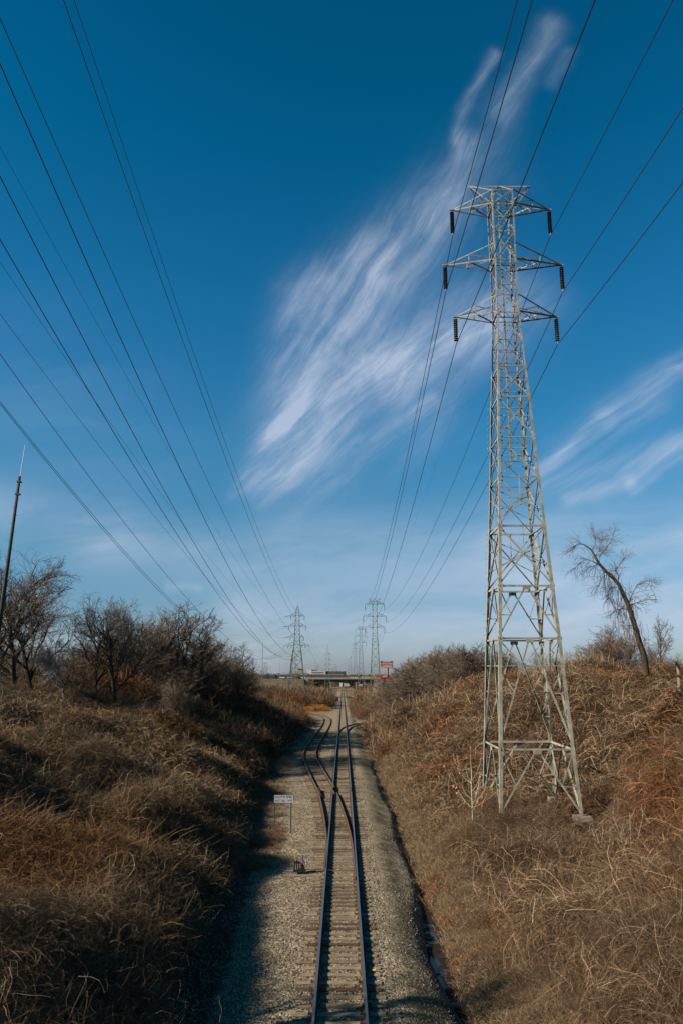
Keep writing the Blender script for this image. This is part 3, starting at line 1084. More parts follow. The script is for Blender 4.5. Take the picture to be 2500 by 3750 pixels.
for sgn in (-1, 1):
    part(rail_mesh(right_c, 129 if sgn < 0 else 128, 172, sgn * (G_ - 0.03), sgn, 1.5, rail_rust_top).build('rail', [rust, rail_rust_top]), rsd)


def tie_mesh(L, seed, plates):
    rg = random.Random(seed)
    mb = MB()
    w, h = 0.23 * rg.uniform(0.88, 1.08), 0.16
    # slightly worn box: top face split with sagging corners
    n = 6
    for i in range(n):
        pass
    xs_ = [(-L / 2) + L * i / n for i in range(n + 1)]
    rings = []
    for i, xx_ in enumerate(xs_):
        j = lambda a: rg.uniform(-a, a)
        rings.append([(xx_, -w / 2 + j(.012), -h), (xx_, w / 2 + j(.012), -h), (xx_, w / 2 + j(.014), j(.008) - .006), (xx_, 0, j(.004)), (xx_, -w / 2 + j(.014), j(.008) - .006)])
    for r_ in rings:
        mb.v.extend(r_)
    for i in range(n):
        for k_ in range(5):
            k2 = (k_ + 1) % 5
            mb.f.append((i * 5 + k_, i * 5 + k2, i * 5 + 5 + k2, i * 5 + 5 + k_)); mb.m.append(0)
    mb.f.append((0, 1, 2, 3, 4)); mb.m.append(0)
    mb.f.append(tuple(n * 5 + i for i in range(5))[::-1]); mb.m.append(0)
    for px_ in plates:
        mb.box((px_, 0, 0.009), (0.27, 0.17, 0.022), mi=1)
        for sx in (-0.12, 0.12):
            for sy_ in (-0.06, 0.06):
                mb.box((px_ + sx, sy_, 0.032), (0.03, 0.03, 0.03), mi=1)
    return mb.mesh('tie', [tie_m, rust])


TZ = -0.185
tie_var = [tie_mesh(random.Random(i).uniform(2.5, 2.75), i, (-G_, G_)) for i in range(7)]
rnd = random.Random(11)


def lay_ties(parent, cf, y0, y1, skip=lambda y: False, maxn=100):
    y = y0
    ties = []
    while y < y1:
        if not skip(y):
            ties.append(y + rnd.uniform(-0.03, 0.03))
        y += 0.56 if y < 250 else 1.12
    rest = MB()
    for i, yy in enumerate(ties):
        h = 0.5
        sl = math.atan((cf(yy + h) - cf(yy - h)) / (2 * h))
        c = (cf(yy) + rnd.uniform(-0.07, 0.07), yy, float(zt(yy)) + TZ)
        if i < maxn:
            o = link('tie', rnd.choice(tie_var))
            o.location = c
            o.rotation_euler = (0, 0, -sl + rnd.uniform(-0.012, 0.012))
            part(o, parent)
        else:
            rest.box((c[0], c[1], c[2] - 0.07), (2.6, 0.22, 0.14), Matrix.Rotation(-sl, 3, 'Z'))
    if rest.v:
        o = part(rest.build('distant_ties', tie_m), parent)
        o['kind'] = 'stuff'


lay_ties(trk, main_c, 18, 600, skip=lambda y: 38.2 < y < 70)
lay_ties(sid, left_c, 76, 222)
lay_ties(rsd, right_c, 146, 172)
# long timbers under the turnout
yy = 40.45
while yy < 76:
    x0 = -1.45 + rnd.uniform(-0.15, 0.1) if yy > 41 else -1.42
    x1 = 1.35 + rnd.uniform(-0.1, 0.2)
    lx = left_c(yy)
    if yy > 44: x0 = min(x0, lx - 1.35 + rnd.uniform(-0.2, 0.1))
    if yy >= 70: x1 = lx + 1.32
    L = x1 - x0
    cxm = (x0 + x1) / 2
    pl = [(-0.07 - G_) - cxm, lx - G_ - cxm] if lx < -0.4 else [(-0.07 - G_) - cxm]
    pl += [lx + G_ - cxm] if lx < -0.25 else []
    if yy < 70: pl += [-0.07 + G_ - cxm]
    else: pl = [lx - G_ - cxm, lx + G_ - cxm]
    o = link('timber', tie_mesh(L, int(yy * 100), pl))
    o.location = (cxm, yy, float(zt(yy)) + TZ)
    o.rotation_euler = (0, 0, rnd.uniform(-0.012, 0.012))
    part(o, sid)
    yy += 0.56
# main-line ties continue under 70..; switch rods
sw_y = 39.6
for dyy in (0.0, 0.62):
    rd = MB()
    rd.bar((-2.2, sw_y - 0.2 + dyy * 0, TZ + 0.16), (0.6, sw_y - 0.2, TZ + 0.10), 0.05, 0.025)
part(rd.build('switch_rod', rust), sid)
for dyy in (-0.42, 0.42):
    o = link('head_timber', tie_mesh(4.4, int(90 + dyy * 10), (-0.125, 1.385)))
    o.location = (-0.7, sw_y + dyy - 0.2, TZ + 0.004)
    part(o, sid)

# ------------------------------------------------------------------ signs
def text_mesh(s_, size, m, bold=0.0, extr=0.002, sx=1.0):
    cu = bpy.data.curves.new('lettering', 'FONT')
    cu.body = s_
    cu.size = size
    cu.align_x = 'CENTER'; cu.align_y = 'CENTER'
    cu.offset = bold
    cu.extrude = extr
    cu.resolution_u = 3
    ob = bpy.data.objects.new('lettering', cu)
    COL.objects.link(ob)
    dg = bpy.context.evaluated_depsgraph_get()
    dg.update()
    me_ = bpy.data.meshes.new_from_object(ob.evaluated_get(dg))
    bpy.data.objects.remove(ob)
    bpy.data.curves.remove(cu)
    co = np.zeros(len(me_.vertices) * 3)
    me_.vertices.foreach_get('co', co)
    co = co.reshape(-1, 3)
    w = co[:, 0].max() - co[:, 0].min()
    co[:, 0] *= sx
    me_.vertices.foreach_set('co', co.ravel())
    me_.materials.clear()
    me_.materials.append(m)
    return me_, w * sx


def fit_text(s_, width, height, m, bold):
    me_, w = text_mesh(s_, 1.0, m, bold)
    co = np.zeros(len(me_.vertices) * 3)
    me_.vertices.foreach_get('co', co)
    co = co.reshape(-1, 3)
    mn, mx = co.min(0), co.max(0)
    co[:, 0] = (co[:, 0] - (mn[0] + mx[0]) / 2) * width / (mx[0] - mn[0])
    co[:, 1] = (co[:, 1] - (mn[1] + mx[1]) / 2) * height / (mx[1] - mn[1])
    co[:, 2] = (co[:, 2] - mn[2]) * 0.5
    me_.vertices.foreach_set('co', co.ravel())
    return me_


def board_sign(loc, label, lines, W_=1.2, H_=0.47, post_h=2.3, legs=(-0.55, 0.47), rz=0.0):
    root = empty('station_sign', loc, rz)
    tag(root, label, 'sign')
    zc = post_h - H_ / 2
    pb = MB().box((0, 0, zc), (W_, 0.012, H_))
    o = pb.build('panel', white_p, root)
    rim = MB()
    for sx in (-1, 1):
        rim.box((sx * (W_ / 2 - 0.008), -0.010, zc), (0.016, 0.008, H_))
    rim.box((0, -0.010, zc + H_ / 2 - 0.008), (W_ - 0.034, 0.008, 0.016))
    rim.box((0, -0.010, zc - H_ / 2 + 0.008), (W_ - 0.034, 0.008, 0.016))
    rim.build('panel_rim', grey_post, root)
    for i, (tx, bold, hh, ww) in enumerate(lines):
        me_ = fit_text(tx, ww, hh, black_p, bold)
        t_ = link('lettering', me_, root)
        t_.rotation_euler = (R(90), 0, 0)
        t_.location = (0, -0.0085, zc + (0.105 if i == 0 else -0.105))
    for lx in legs:
        pb = MB()
        pb.prism((lx, 0.012, -0.3), (lx, 0.012, post_h - 0.02), [(-0.04, 0), (-0.022, 0), (-0.016, 0.035), (0.016, 0.035), (0.022, 0), (0.04, 0), (0.024, 0.042), (-0.024, 0.042)], (1, 0, 0), (0, 1, 0))
        pb.build('post', grey_post, root)
    return root


sgp = hit(1037, 3055)
board_sign((sgp.x, sgp.y, sgp.z), 'white board on two metal posts beside the gravel reading SOUTH END WEST BELT WYE',
           [('SOUTH END', 0.022, 0.15, 1.08), ('WEST BELT WYE', 0.006, 0.15, 1.08)])
p = at(1319, 2613, 150)
board_sign((5.0, 141, float(H(5.0, 141))), 'small distant white board with black writing by the right branch track',
           [('NORTH END', 0.022, 0.15, 1.05), ('WEST BELT WYE', 0.006, 0.15, 1.05)], W_=1.25, H_=0.47, post_h=2.0, legs=(-0.52,), rz=0.0)

# switch stands
def switch_stand(loc, label, full=True):
    root = empty('switch_stand', loc)
    tag(root, label, 'switch stand')
    b_ = MB()
    b_.box((0, 0, 0.02), (0.62, 0.34, 0.04))
    for sx, h in ((-0.24, 0.50), (-0.14, 0.52), (-0.03, 0.44), (0.10, 0.30), (0.19, 0.26)):
        b_.prism((sx, 0, 0.04), (sx, 0, h), [(-0.025, -0.13), (0.025, -0.13), (0.025, 0.10), (-0.025, 0.10)], (1, 0, 0), (0, 1, 0))
    b_.tube([(-0.28, -0.05, 0.42), (-0.02, -0.05, 0.42)], 0.035, 8)
    b_.tube([(0.06, 0, 0.18), (0.26, 0, 0.18)], 0.06, 8)
    b_.lathe((0.15, 0, 0.26), [(0.075, 0), (0.05, 0.06), (0.018, 0.10), (0.018, 0.42), (0.0, 0.42)], 8)
    b_.build('body', black_iron, root)
    if full:
        l_ = MB()
        l_.tube([(-0.20, -0.02, 0.5), (-0.235, -0.01, 0.72), (-0.255, 0.0, 0.86)], 0.014, 8)
        ring = [(-0.255, 0, 0.86), (-0.33, 0.0, 0.93), (-0.345, 0, 0.985), (-0.30, 0, 1.01), (-0.20, 0, 1.015), (-0.165, 0, 0.985), (-0.185, 0, 0.93), (-0.255, 0, 0.86)]
        l_.tube(ring, 0.014, 8)
        l_.build('lever', yellow_p, root)
        t_ = MB().box((0.02, -0.0, 0.44), (0.24, 0.006, 0.20), Matrix.Rotation(R(12), 3, 'Z'))
        t_.build('target_plate', reflect_w, root)
        t_ = MB().box((0.155, -0.025, 0.42), (0.06, 0.006, 0.23))
        t_.build('target_plate', red_p, root)
        t_ = MB().box((0.25, 0.02, 0.44), (0.13, 0.006, 0.17), Matrix.Rotation(R(-15), 3, 'Z'))
        t_.build('target_plate', reflect_w, root)
    else:
        t_ = MB().box((0.02, 0, 0.50), (0.26, 0.01, 0.22))
        t_.build('target_plate', reflect_w, root)
    return root


switch_stand((-2.12, sw_y - 0.2, TZ + 0.055), 'black iron switch stand with a yellow loop lever and a red and white target')
switch_stand((2.9, 128.5, float(H(2.9, 128.5)) + 0.05), 'small distant switch stand with a grey target at the right branch', False)

# ------------------------------------------------------------------ lattice towers
def lattice(mb_leg, mb_br, rings, pats, k, near):
    """rings: [(z, half width)], pats[i]: bracing of the panel above ring i"""
    def P(i, sx, sy):
        z, w = rings[i]
        return Vector((sx * w, sy * w * k, z))
    faces = [((-1, -1), (1, -1)), ((1, -1), (1, 1)), ((1, 1), (-1, 1)), ((-1, 1), (-1, -1))]
    for (a, b_) in faces:
        nrm = Vector(((a[0] + b_[0]) / 2, (a[1] + b_[1]) / 2, 0))   # outward
        inn = -nrm
        for i, pat in enumerate(pats):
            A0, B0, A1, B1 = P(i, *a), P(i, *b_), P(i + 1, *a), P(i + 1, *b_)
            hw = rings[i][1]

            def mem(p, q, w, layer=0):
                o_ = inn * (0.03 + 0.022 * layer)
                if near:
                    ax = (q - p).normalized()
                    d1 = ax.cross(nrm)
                    if d1.z < 0: d1 = -d1
                    t_ = 0.012
                    mb_br.angle(p + o_, q + o_, w, t_, d1, inn)
                else:
                    mb_br.bar(p + o_, q + o_, w * 0.9, w * 0.9, nrm)
            big_ = 0.088 if hw > 1.6 else (0.060 if hw > 1.0 else 0.045)
            if 'h' in pat:                       # horizontal at the top of the panel
                mem(A1, B1, big_ * 1.25, 2)
            if 'X' in pat:
                mem(A0, B1, big_, 0); mem(B0, A1, big_, 1)
            if 'm' in pat:                       # horizontal through the crossing + strut
                t_ = rings[i][1] / (rings[i][1] + rings[i + 1][1])
                MA, MBp = A0.lerp(A1, t_), B0.lerp(B1, t_)
                mem(MA, MBp, 0.05, 2)
            if 'w' in pat:                       # fan of struts from the crossing to the legs
                t_ = rings[i][1] / (rings[i][1] + rings[i + 1][1])
                C_ = A0.lerp(A1, t_).lerp(B0.lerp(B1, t_), 0.5)
                for (s0, s1) in ((A0, A1), (B0, B1)):
                    mem(C_, s0.lerp(s1, t_ - 0.22), 0.05, 2); mem(C_, s0.lerp(s1, t_ + 0.18), 0.05, 3)
                mem(C_, A1.lerp(B1, 0.5), 0.05, 2)
            if 'K' in pat or 'L' in pat:         # inverted V with redundants
                T_ = A1.lerp(B1, 0.5)
                mem(T_, A0, big_ * 1.05, 0); mem(T_, B0, big_ * 1.05, 1)
                ns = 3 if 'L' in pat else 1
                for (l0, l1) in ((A0, A1), (B0, B1)):
                    for j in range(1, ns + 1):
                        f_ = j / (ns + 1) if ns > 1 else 0.45
                        d_ = l0.lerp(T_, f_); g_ = l0.lerp(l1, f_)
                        mem(g_, d_, 0.055, 2)
                        f2 = (j + 1) / (ns + 1) if ns > 1 else 1.0
                        mem(d_, l0.lerp(l1, min(1.0, f2)), 0.055, 3)
                if near:
                    mb_br.box(T_ + inn * -0.004 + Vector((0, 0, -0.10)), (0.5 if abs(nrm.y) > .5 else 0.014, 0.014 if abs(nrm.y) > .5 else 0.5, 0.22))
    for sx in (-1, 1):
        for sy in (-1, 1):
            mb = MB()
            for i in range(len(rings) - 1):
                p0, p1 = P(i, sx, sy), P(i + 1, sx, sy)
                w = (0.20 if rings[i][1] > 1.6 else (0.15 if rings[i][1] > 1.0 else 0.095))
                if near:
                    mb.angle(p0, p1, w, 0.02, (-sx, 0, 0), (0, -sy, 0))
                    # splice and gusset plates with bolts
                    pw = w * 1.45
                    mb.box(p1 + Vector((-sx * pw * .42, sy * 0.010, -0.05)), (pw, 0.014, pw * 1.5))
                    mb.box(p1 + Vector((sx * 0.010, -sy * pw * .42, -0.05)), (0.014, pw, pw * 1.5))
                    for q in range(10):
                        pp = p0.lerp(p1, 0.93) + Vector((0, 0, -0.09 * q))
                        mb.box(pp + Vector((-sx * (0.05 + 0.07 * (q % 2)), sy * 0.014, 0)), (0.028, 0.03, 0.028))
                else:
                    mb.bar(p0, p1, w * 1.05, w * 1.05, (0, 1, 0))
            mb_leg.append(mb)


def insulator(mb, top, L, n, near, sway=0.0):
    if near:
        p = []
        z0 = -0.10
        mb.tube([top, top + Vector((0, 0, -0.14))], 0.02, 6, mi=1)
        st_ = (L - 0.32) / n
        for i in range(n):
            z = z0 - 0.02 - i * st_
            mb.lathe(top + Vector((0, 0, z)), [(0.05, -0.048), (0.15, -0.068), (0.16, -0.088), (0.10, -0.094), (0.03, -0.096)], 10)
            mb.lathe(top + Vector((0, 0, z)), [(0.03, -0.09), (0.03, -st_)], 6, mi=1)
            mb.lathe(top + Vector((0, 0, z + 0.004)), [(0.0, 0.0), (0.055, 0.0), (0.06, -0.05)], 8, mi=1)
        zb = -(L - 0.20)
        mb.tube([top + Vector((0, 0, zb + 0.02)), top + Vector((0, 0, -L))], 0.022, 6, mi=1)
        mb.tube([top + Vector((0, -0.2, -L - 0.04)), top + Vector((0, 0, -L + 0.01)), top + Vector((0, 0.2, -L - 0.04))], 0.03, 6, mi=1)
    else:
        mb.tube([top, top + Vector((0, 0, -0.1)), top + Vector((0, 0, -0.12)), top + Vector((0, 0, -L + 0.1)), top + Vector((0, 0, -L))], [0.02, 0.02, 0.11, 0.11, 0.03], 6)


def arm_members(mb, root_lo, root_hi, tip, near, k, w, zlo, zhi, sx):
    """pyramid arm: two lower chords, two upper chords, lacing. body half width w at both levels"""
    lo = [Vector((sx * w, sy * w * k, zlo)) for sy in (-1, 1)]
    hi = [Vector((sx * w, sy * w * k, zhi)) for sy in (-1, 1)]
    T_ = Vector(tip)
    def mem(p, q, wd, d2=(0, 0, -1)):
        if near:
            ax = (q - p).normalized()
            mb.angle(p, q, wd, 0.010, ax.cross(Vector((0, 0, 1))) if abs(ax.z) < .95 else (1, 0, 0), d2)
        else:
            mb.bar(p, q, wd, wd)
    for p in lo: mem(p, T_, 0.085)
    for p in hi: mem(p, T_, 0.065)
    mlo = [p.lerp(T_, 0.52) for p in lo]; mhi = [p.lerp(T_, 0.52) for p in hi]
    mem(mlo[0], mlo[1], 0.05)
    mem(mlo[0], lo[1], 0.05); mem(mlo[1] + Vector((0, 0, .012)), lo[0] + Vector((0, 0, .012)), 0.05)
    for a, b_, c in zip(mlo, mhi, lo):
        mem(a, b_, 0.05, (0, 1, 0)); mem(b_, c + Vector((0, 0, 0.03)), 0.05)
    mem(lo[0], lo[1], 0.07)
    mem(hi[0], hi[1], 0.06)
    if near:
        mb.box(T_ + Vector((0, 0, -0.03)), (0.34, 0.14, 0.10))


KY = 1.12


def right_tower(name, loc, base_z, shift, label, group, near, mat_, wire_pts=None, foot=None):
    """double-circuit suspension tower; shift lowers the standard body"""
    R0 = [(4.95, 2.22), (11.43, 1.91), (14.68, 1.73), (18.55, 1.51), (21.85, 1.34), (24.6, 1.22), (27.46, 1.10), (29.7, 0.96), (31.7, 0.86), (33.78, 0.78),
          (35.9, 0.77), (37.8, 0.76), (40.0, 0.77), (42.15, 0.78), (43.3, 0.76)]
    P0 = ['Lh', 'Kh', 'Xwh', 'Xwh', 'Xmh', 'Xmh', 'Xmh', 'Xmh', 'Xh', 'Xh', 'Xh', 'Xh', 'Xh', 'Xh']
    rings = [(z - shift, w) for z, w in R0]
    i0 = 0
    while rings[i0 + 1][0] < base_z + 2.0: i0 += 1
    rings = rings[i0:]; pats = P0[i0:]
    if near:
        rings = [(base_z, 2.42)] + rings; pats = ['Kh'] + pats
    else:
        z1, w1 = rings[0]
        if z1 < base_z + 1.5:
            rings = rings[1:]; pats = pats[1:]; z1, w1 = rings[0]
        rings = [(base_z, w1 + (z1 - base_z) * 0.045)] + rings; pats = ['Kh'] + pats
    root = empty(name, (loc[0], loc[1], base_z))
    tag(root, label, 'power pylon', group)
    off = Vector((0, 0, -base_z))
    rings = [(z - base_z, w) for z, w in rings]
    legs = []; br = MB()
    lattice(legs, br, rings, pats, KY, near)
    for mb in legs: mb.build('leg', mat_, root)
    br.build('cross_bracing', mat_, root)
    tips = []
    for (z, w, t) in ((42.25, 0.775, 3.52), (37.85, 0.76, 4.14), (33.85, 0.78, 3.53)):
        for sx in (-1, 1):
            mb = MB()
            zz = z - shift - base_z
            T_ = Vector((sx * t, 0, zz))
            arm_members(mb, None, None, T_, near, KY, w, zz, zz + (1.05 if z > 40 else 1.25), sx)
            mb.build('crossarm', mat_, root)
            ins = MB()
            insulator(ins, T_ + Vector((0, 0, -0.06)), 2.0, 12, near)
            ins.build('insulator_string', [insul if near else insul_far, insul_cap], root, smooth=False)
            tips.append(Vector((loc[0], loc[1], base_z)) + T_ + Vector((0, 0, -2.08)))
    # earth-wire crossarm
    mb = MB()
    zt_ = 43.3 - shift - base_z
    zp = 44.2 - shift - base_z
    w = 0.76
    def mem(p, q, wd):
        if near: mb.angle(Vector(p), Vector(q), wd, 0.01, (0, 1, 0), (0, 0, -1))
        else: mb.bar(p, q, wd, wd)
    mem((-2.2, 0, zp), (2.2, 0, zp), 0.09)
    for sx in (-1, 1):
        for sy in (-1, 1):
            c = (sx * w, sy * w * KY, zt_)
            mem(c, (sx * 2.2, 0, zp), 0.06)
            mem(c, (sx * 0.05, 0, zp), 0.075)
            mem((sx * w, sy * w * KY, 42.2 - shift - base_z), (sx * 2.15, 0, zp - 0.05), 0.06)
        if near:
            mb.tube([(sx * 2.2, 0, zp), (sx * 2.2, 0, zp - 0.22)], 0.025, 6)
    mb.build('earth_wire_arm', mat_, root)
    if near:
        m_ = MB()
        m_.bar((-0.1, 0, 23.3 - base_z), (-0.1, 0, 43.2 - base_z), 0.12, 0.12, (0, 1, 0))
        for z in np.arange(23.6, 43, 0.6):
            m_.tube([(-0.25, 0, z - base_z), (0.05, 0, z - base_z)], 0.012, 5)
        for z in (23.3, 24.6, 29.7, 33.8, 37.8, 42.15):
            m_.bar((-1.22 if z < 27 else -0.8, 0.0, z - base_z), (1.22 if z < 27 else 0.8, 0.0, z - base_z), 0.05, 0.05)
        m_.build('centre_mast', steel_rusty, root)
        s_ = MB()
        n_ = 0
        for i in range(len(rings) - 1):
            (z0, w0), (z1, w1) = rings[i], rings[i + 1]
            for z in np.arange(z0, z1, 0.45):
                ww = w0 + (w1 - w0) * (z - z0) / (z1 - z0)
                if z < 27 and z > 0.8:
                    s_.tube([(-ww, ww * KY, z), (-ww - 0.16, ww * KY, z)], 0.011, 5)
                    s_.tube([(-ww - 0.16, ww * KY, z - 0.02), (-ww - 0.16, ww * KY, z + 0.03)], 0.02, 5)
        o = s_.build('step_bolts', steel, root)
        for sx in (-1, 1):
            for sy in (-1, 1):
                zf = {(1, 1): 0.14, (1, -1): 0.0, (-1, 1): -0.4, (-1, -1): -0.1}[(sx, sy)]
                f_ = MB()
                cx_, cy_ = sx * 2.36, sy * 2.36 * KY
                a_, b_ = 0.62, 0.45
                f_.add([(cx_ - a_, cy_ - a_, zf - 2.0), (cx_ + a_, cy_ - a_, zf - 2.0), (cx_ + a_, cy_ + a_, zf - 2.0), (cx_ - a_, cy_ + a_, zf - 2.0),
                        (cx_ - b_, cy_ - b_, zf + 0.12), (cx_ + b_, cy_ - b_, zf + 0.12), (cx_ + b_, cy_ + b_, zf + 0.12), (cx_ - b_, cy_ + b_, zf + 0.12)],
                       [(0, 1, 5, 4), (1, 2, 6, 5), (2, 3, 7, 6), (3, 0, 4, 7), (4, 5, 6, 7)])
                f_.build('footing', concrete, root)
                if zf < -0.05:      # leg runs down to its footing
                    e_ = MB().angle((sx * 2.42, sy * 2.42 * KY, zf + 0.05), (sx * 2.42, sy * 2.42 * KY, 0.02), 0.19, 0.02, (-sx, 0, 0), (0, -sy, 0))
                    e_.build('leg_stub', mat_, root)
    gw = [Vector((loc[0] + sx * 2.2, loc[1], 44.0 - shift)) for sx in (-1, 1)]
    return root, tips, gw


TX, TY = 11.42, 48.0
tw1, tips1, gw1 = right_tower('lattice_pylon', (TX, TY), 1.25, 0.0, 'tall pale steel lattice pylon standing close by on the right bank on concrete footings', 'pylons of the right-hand line', True, steel)
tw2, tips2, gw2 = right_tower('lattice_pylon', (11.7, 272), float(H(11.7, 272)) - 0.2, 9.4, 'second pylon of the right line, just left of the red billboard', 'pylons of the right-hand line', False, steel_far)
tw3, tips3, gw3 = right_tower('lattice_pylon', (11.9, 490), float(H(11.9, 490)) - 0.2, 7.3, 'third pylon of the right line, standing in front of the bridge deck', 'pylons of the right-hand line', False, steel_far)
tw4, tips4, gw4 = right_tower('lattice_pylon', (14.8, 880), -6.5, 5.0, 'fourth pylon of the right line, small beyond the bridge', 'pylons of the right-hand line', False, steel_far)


def left_tower(loc, zb, scale_h, label, arms, rings, peak, name='lattice_pylon', mat_=steel_dull, strings=True, group='pylons of the left-hand line', deadend=True):
    root = empty(name, (loc[0], loc[1], zb))
    tag(root, label, 'power pylon', group)
    legs = []; br = MB()
    pats = ['Kh'] + ['Xh'] * (len(rings) - 2)
    lattice(legs, br, rings, pats, 1.0, False)
    for mb in legs: mb.build('leg', mat_, root)
    zt_, w_ = rings[-1]
    for sx in (-1, 1):
        for sy in (-1, 1):
            br.bar((sx * w_, sy * w_, zt_), (0, 0, peak), 0.10)
    for f_ in (0.3, 0.6):
        for (a, b_) in (((-1, -1), (1, -1)), ((1, -1), (1, 1)), ((1, 1), (-1, 1)), ((-1, 1), (-1, -1))):
            q = w_ * (1 - f_); z = zt_ + (peak - zt_) * f_
            br.bar((a[0] * q, a[1] * q, z), (b_[0] * q, b_[1] * q, z), 0.06)
    br.build('cross_bracing', mat_, root)
    tips = []
    zr = [r_[0] for r_ in rings]; wr = [r_[1] for r_ in rings]
    for (z, lt, rt, strs) in arms:
        w = float(np.interp(z, zr, wr))
        for sx, t in ((-1, lt), (1, rt)):
            mb = MB()
            arm_members(mb, None, None, Vector((sx * t, 0, z)), False, 1.0, w, z, z + 1.3, sx)
            mb.build('crossarm', mat_, root)
        for (ox, dz_, L_) in strs:
            ins = MB()
            if L_ > 0:
                insulator(ins, Vector((ox, 0, z + dz_)), L_, 8, False)
            else:         # strain strings lying along the line
                for s_ in (-0.12, 0.12):
                    ins.tube([(ox + 1.5, s_, z + 0.1), (ox + 0.1, s_, z - 0.15), (ox, s_, z - 0.35)], [0.09, 0.09, 0.03], 6)
            ins.build('insulator_string', insul_far, root)
    return root


LX, LY, LZ = -16.0, 265.0, 1.6
zc_ = CAM_Z - LZ
la = [(18.4 + zc_, 2.9, 2.55, [(-2.33, 0, 1.3), (2.44, 0, 1.3), (-4.17, 0, -1)]),
      (14.8 + zc_, 3.5, 3.05, [(-2.96, 0, 1.3), (2.98, 0, 1.3), (-4.8, 0, -1)]),
      (11.0 + zc_, 3.0, 2.4, [(-2.44, 0, 1.3), (2.27, 0, 1.3), (-4.3, 0, -1)]),
      (8.05 + zc_, 4.6, 4.4, [(-4.5, 0, .6), (-3.2, 0, .8), (-2.1, 0, .8), (4.3, 0, .6), (2.9, 0, .8), (1.75, 0, .8)])]
lr = [(0, 3.0), (3.2, 2.62), (7.0, 2.2), (11.0, 1.8), (14.2, 1.35), (16.5, 1.05), (18.0, 0.96), (20.0, 0.85), (21.5, 0.8), (23.2, 0.73), (24.8, 0.70), (26.6, 0.65), (28.2, 0.52)]
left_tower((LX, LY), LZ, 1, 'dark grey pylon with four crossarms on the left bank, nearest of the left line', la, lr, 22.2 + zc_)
LB = [(z, l_, r_, [(-l_ + .1, 0, 1.2), (r_ - .1, 0, 1.2)]) for z, l_, r_ in ((27.5, 2.4, 2.4), (23.5, 2.5, 2.5), (20.0, 2.5, 2.5), (16.0, 4.2, 4.2), (13.0, 2.6, 2.6))]
lrB = [(0, 2.6), (6, 2.1), (12, 1.5), (16, 1.3), (20, 1.15), (24, 1.0), (28.5, 0.7)]
for (px_, Y_, hs, lab) in ((1199.5, 575, 1.0, 'pointed pylon of the left line in front of the white office block'),
                           (1159.5, 960, 0.72, 'small flat-topped pylon left of the white office block centre'),
                           (1226, 880, 0.78, 'small pylon standing before the dark right wing of the office block'),
                           (1281, 960, 1.12, 'distant dark pylon carrying pale antennas near its top'),
                           (1077, 520, 0.82, 'distant pylon seen through the legs of the nearest left pylon'),
                           (972, 760, 0.80, 'far pylon at the left, beside a tall thin radio mast')):
    X_ = (px_ - CX) / F_PX * Y_ * 0.98
    zb_ = float(H(X_, Y_)) - 0.5
    rr = [(z * hs, w) for z, w in lrB]
    aa = [(z * hs, l_, r_, s_) for z, l_, r_, s_ in LB]
    t_ = left_tower((X_, Y_), zb_, 1, lab, aa, rr, 35.0 * hs if px_ in (1199.5,) else 30 * hs, mat_=steel_far, group='far pylons on the horizon')
    if px_ == 1281:
        an = MB()
        for a in range(6):
            an.box((1.5 * math.cos(a * 1.047), 1.5 * math.sin(a * 1.047), 30 * hs + 0.6), (0.6, 0.6, 2.8))
        an.build('antenna', white_p, t_)
    if px_ == 972:
        rm = empty('radio_mast', (X_ - 2.5, Y_ - 5, zb_))
        tag(rm, 'tall thin guyed radio mast rising above the far left pylon', 'mast')
        MB().tube([(0, 0, 0), (0, 0, 34), (0.1, 0, 44)], [0.35, 0.25, 0.08], 5).build('mast_shaft', steel_far, rm)

# ------------------------------------------------------------------ wires
def wire(name_label, pts, r, group, cat='wire'):
    mb = MB().tube(pts, r, 5)
    o = mb.build('power_line_wire', wire_m)
    tag(o, name_label, cat, group)
    return o


def para(p0, p1, sag, n=28):
    p0, p1 = Vector(p0), Vector(p1)
    return [p0.lerp(p1, i / n) + Vector((0, 0, -4 * sag * (i / n) * (1 - i / n))) for i in range(n + 1)]


pos_names = ['top left', 'top right', 'middle left', 'middle right', 'bottom left', 'bottom right']
# pixel where each conductor leaves the frame on the viewer's side
edge_px = {0: (1892, 0), 1: (2463, 0), 2: (1947, 0), 3: (2500, 394), 4: (2177, 0), 5: (2500, 666)}
for i, (a, b_) in enumerate(zip(tips1, tips2)):
    r_ = ray(*edge_px[i])
    t_ = a.x / r_.x
    e_ = Vector((a.x, r_.y * t_, CAM_Z + r_.z * t_))
    cc = 0.00085 if i != 4 else 0.00085
    # z = a.z + s*(Y-TY) + cc*(Y-TY)^2 through e_
    s_ = (e_.z - a.z - cc * (e_.y - TY) ** 2) / (e_.y - TY)
    pts = []
    for Y_ in np.arange(-40, TY - 0.1, 4.0):
        pts.append(Vector((a.x, Y_, a.z + s_ * (Y_ - TY) + cc * (Y_ - TY) ** 2)))
    pts += para(a, b_, 5.3, 34)
    pts += para(b_, tips3[i], 5.0, 16)[1:]
    pts += para(tips3[i], tips4[i], 7.0, 10)[1:]
    wire('thick black conductor held by the %s insulator of the near pylon' % pos_names[i], pts, 0.026, 'conductors of the right-hand line')
for i, (a, b_) in enumerate(zip(gw1, gw2)):
    px_ = ((1905, 0), (2234, 0))[i]
    r_ = ray(*px_)
    t_ = a.x / r_.x
    e_ = Vector((a.x, r_.y * t_, CAM_Z + r_.z * t_))
    s_ = (e_.z - a.z) / (e_.y - TY)
    pts = [Vector((a.x, Y_, a.z + s_ * (Y_ - TY))) for Y_ in (-40, -10, 20)] + para(a, b_, 3.4, 30) + para(b_, gw3[i], 3.0, 12)[1:]
    wire('hair-thin earth wire on the %s end of the near pylon top' % ('left', 'right')[i], pts, 0.006, 'earth wires of the right-hand line')

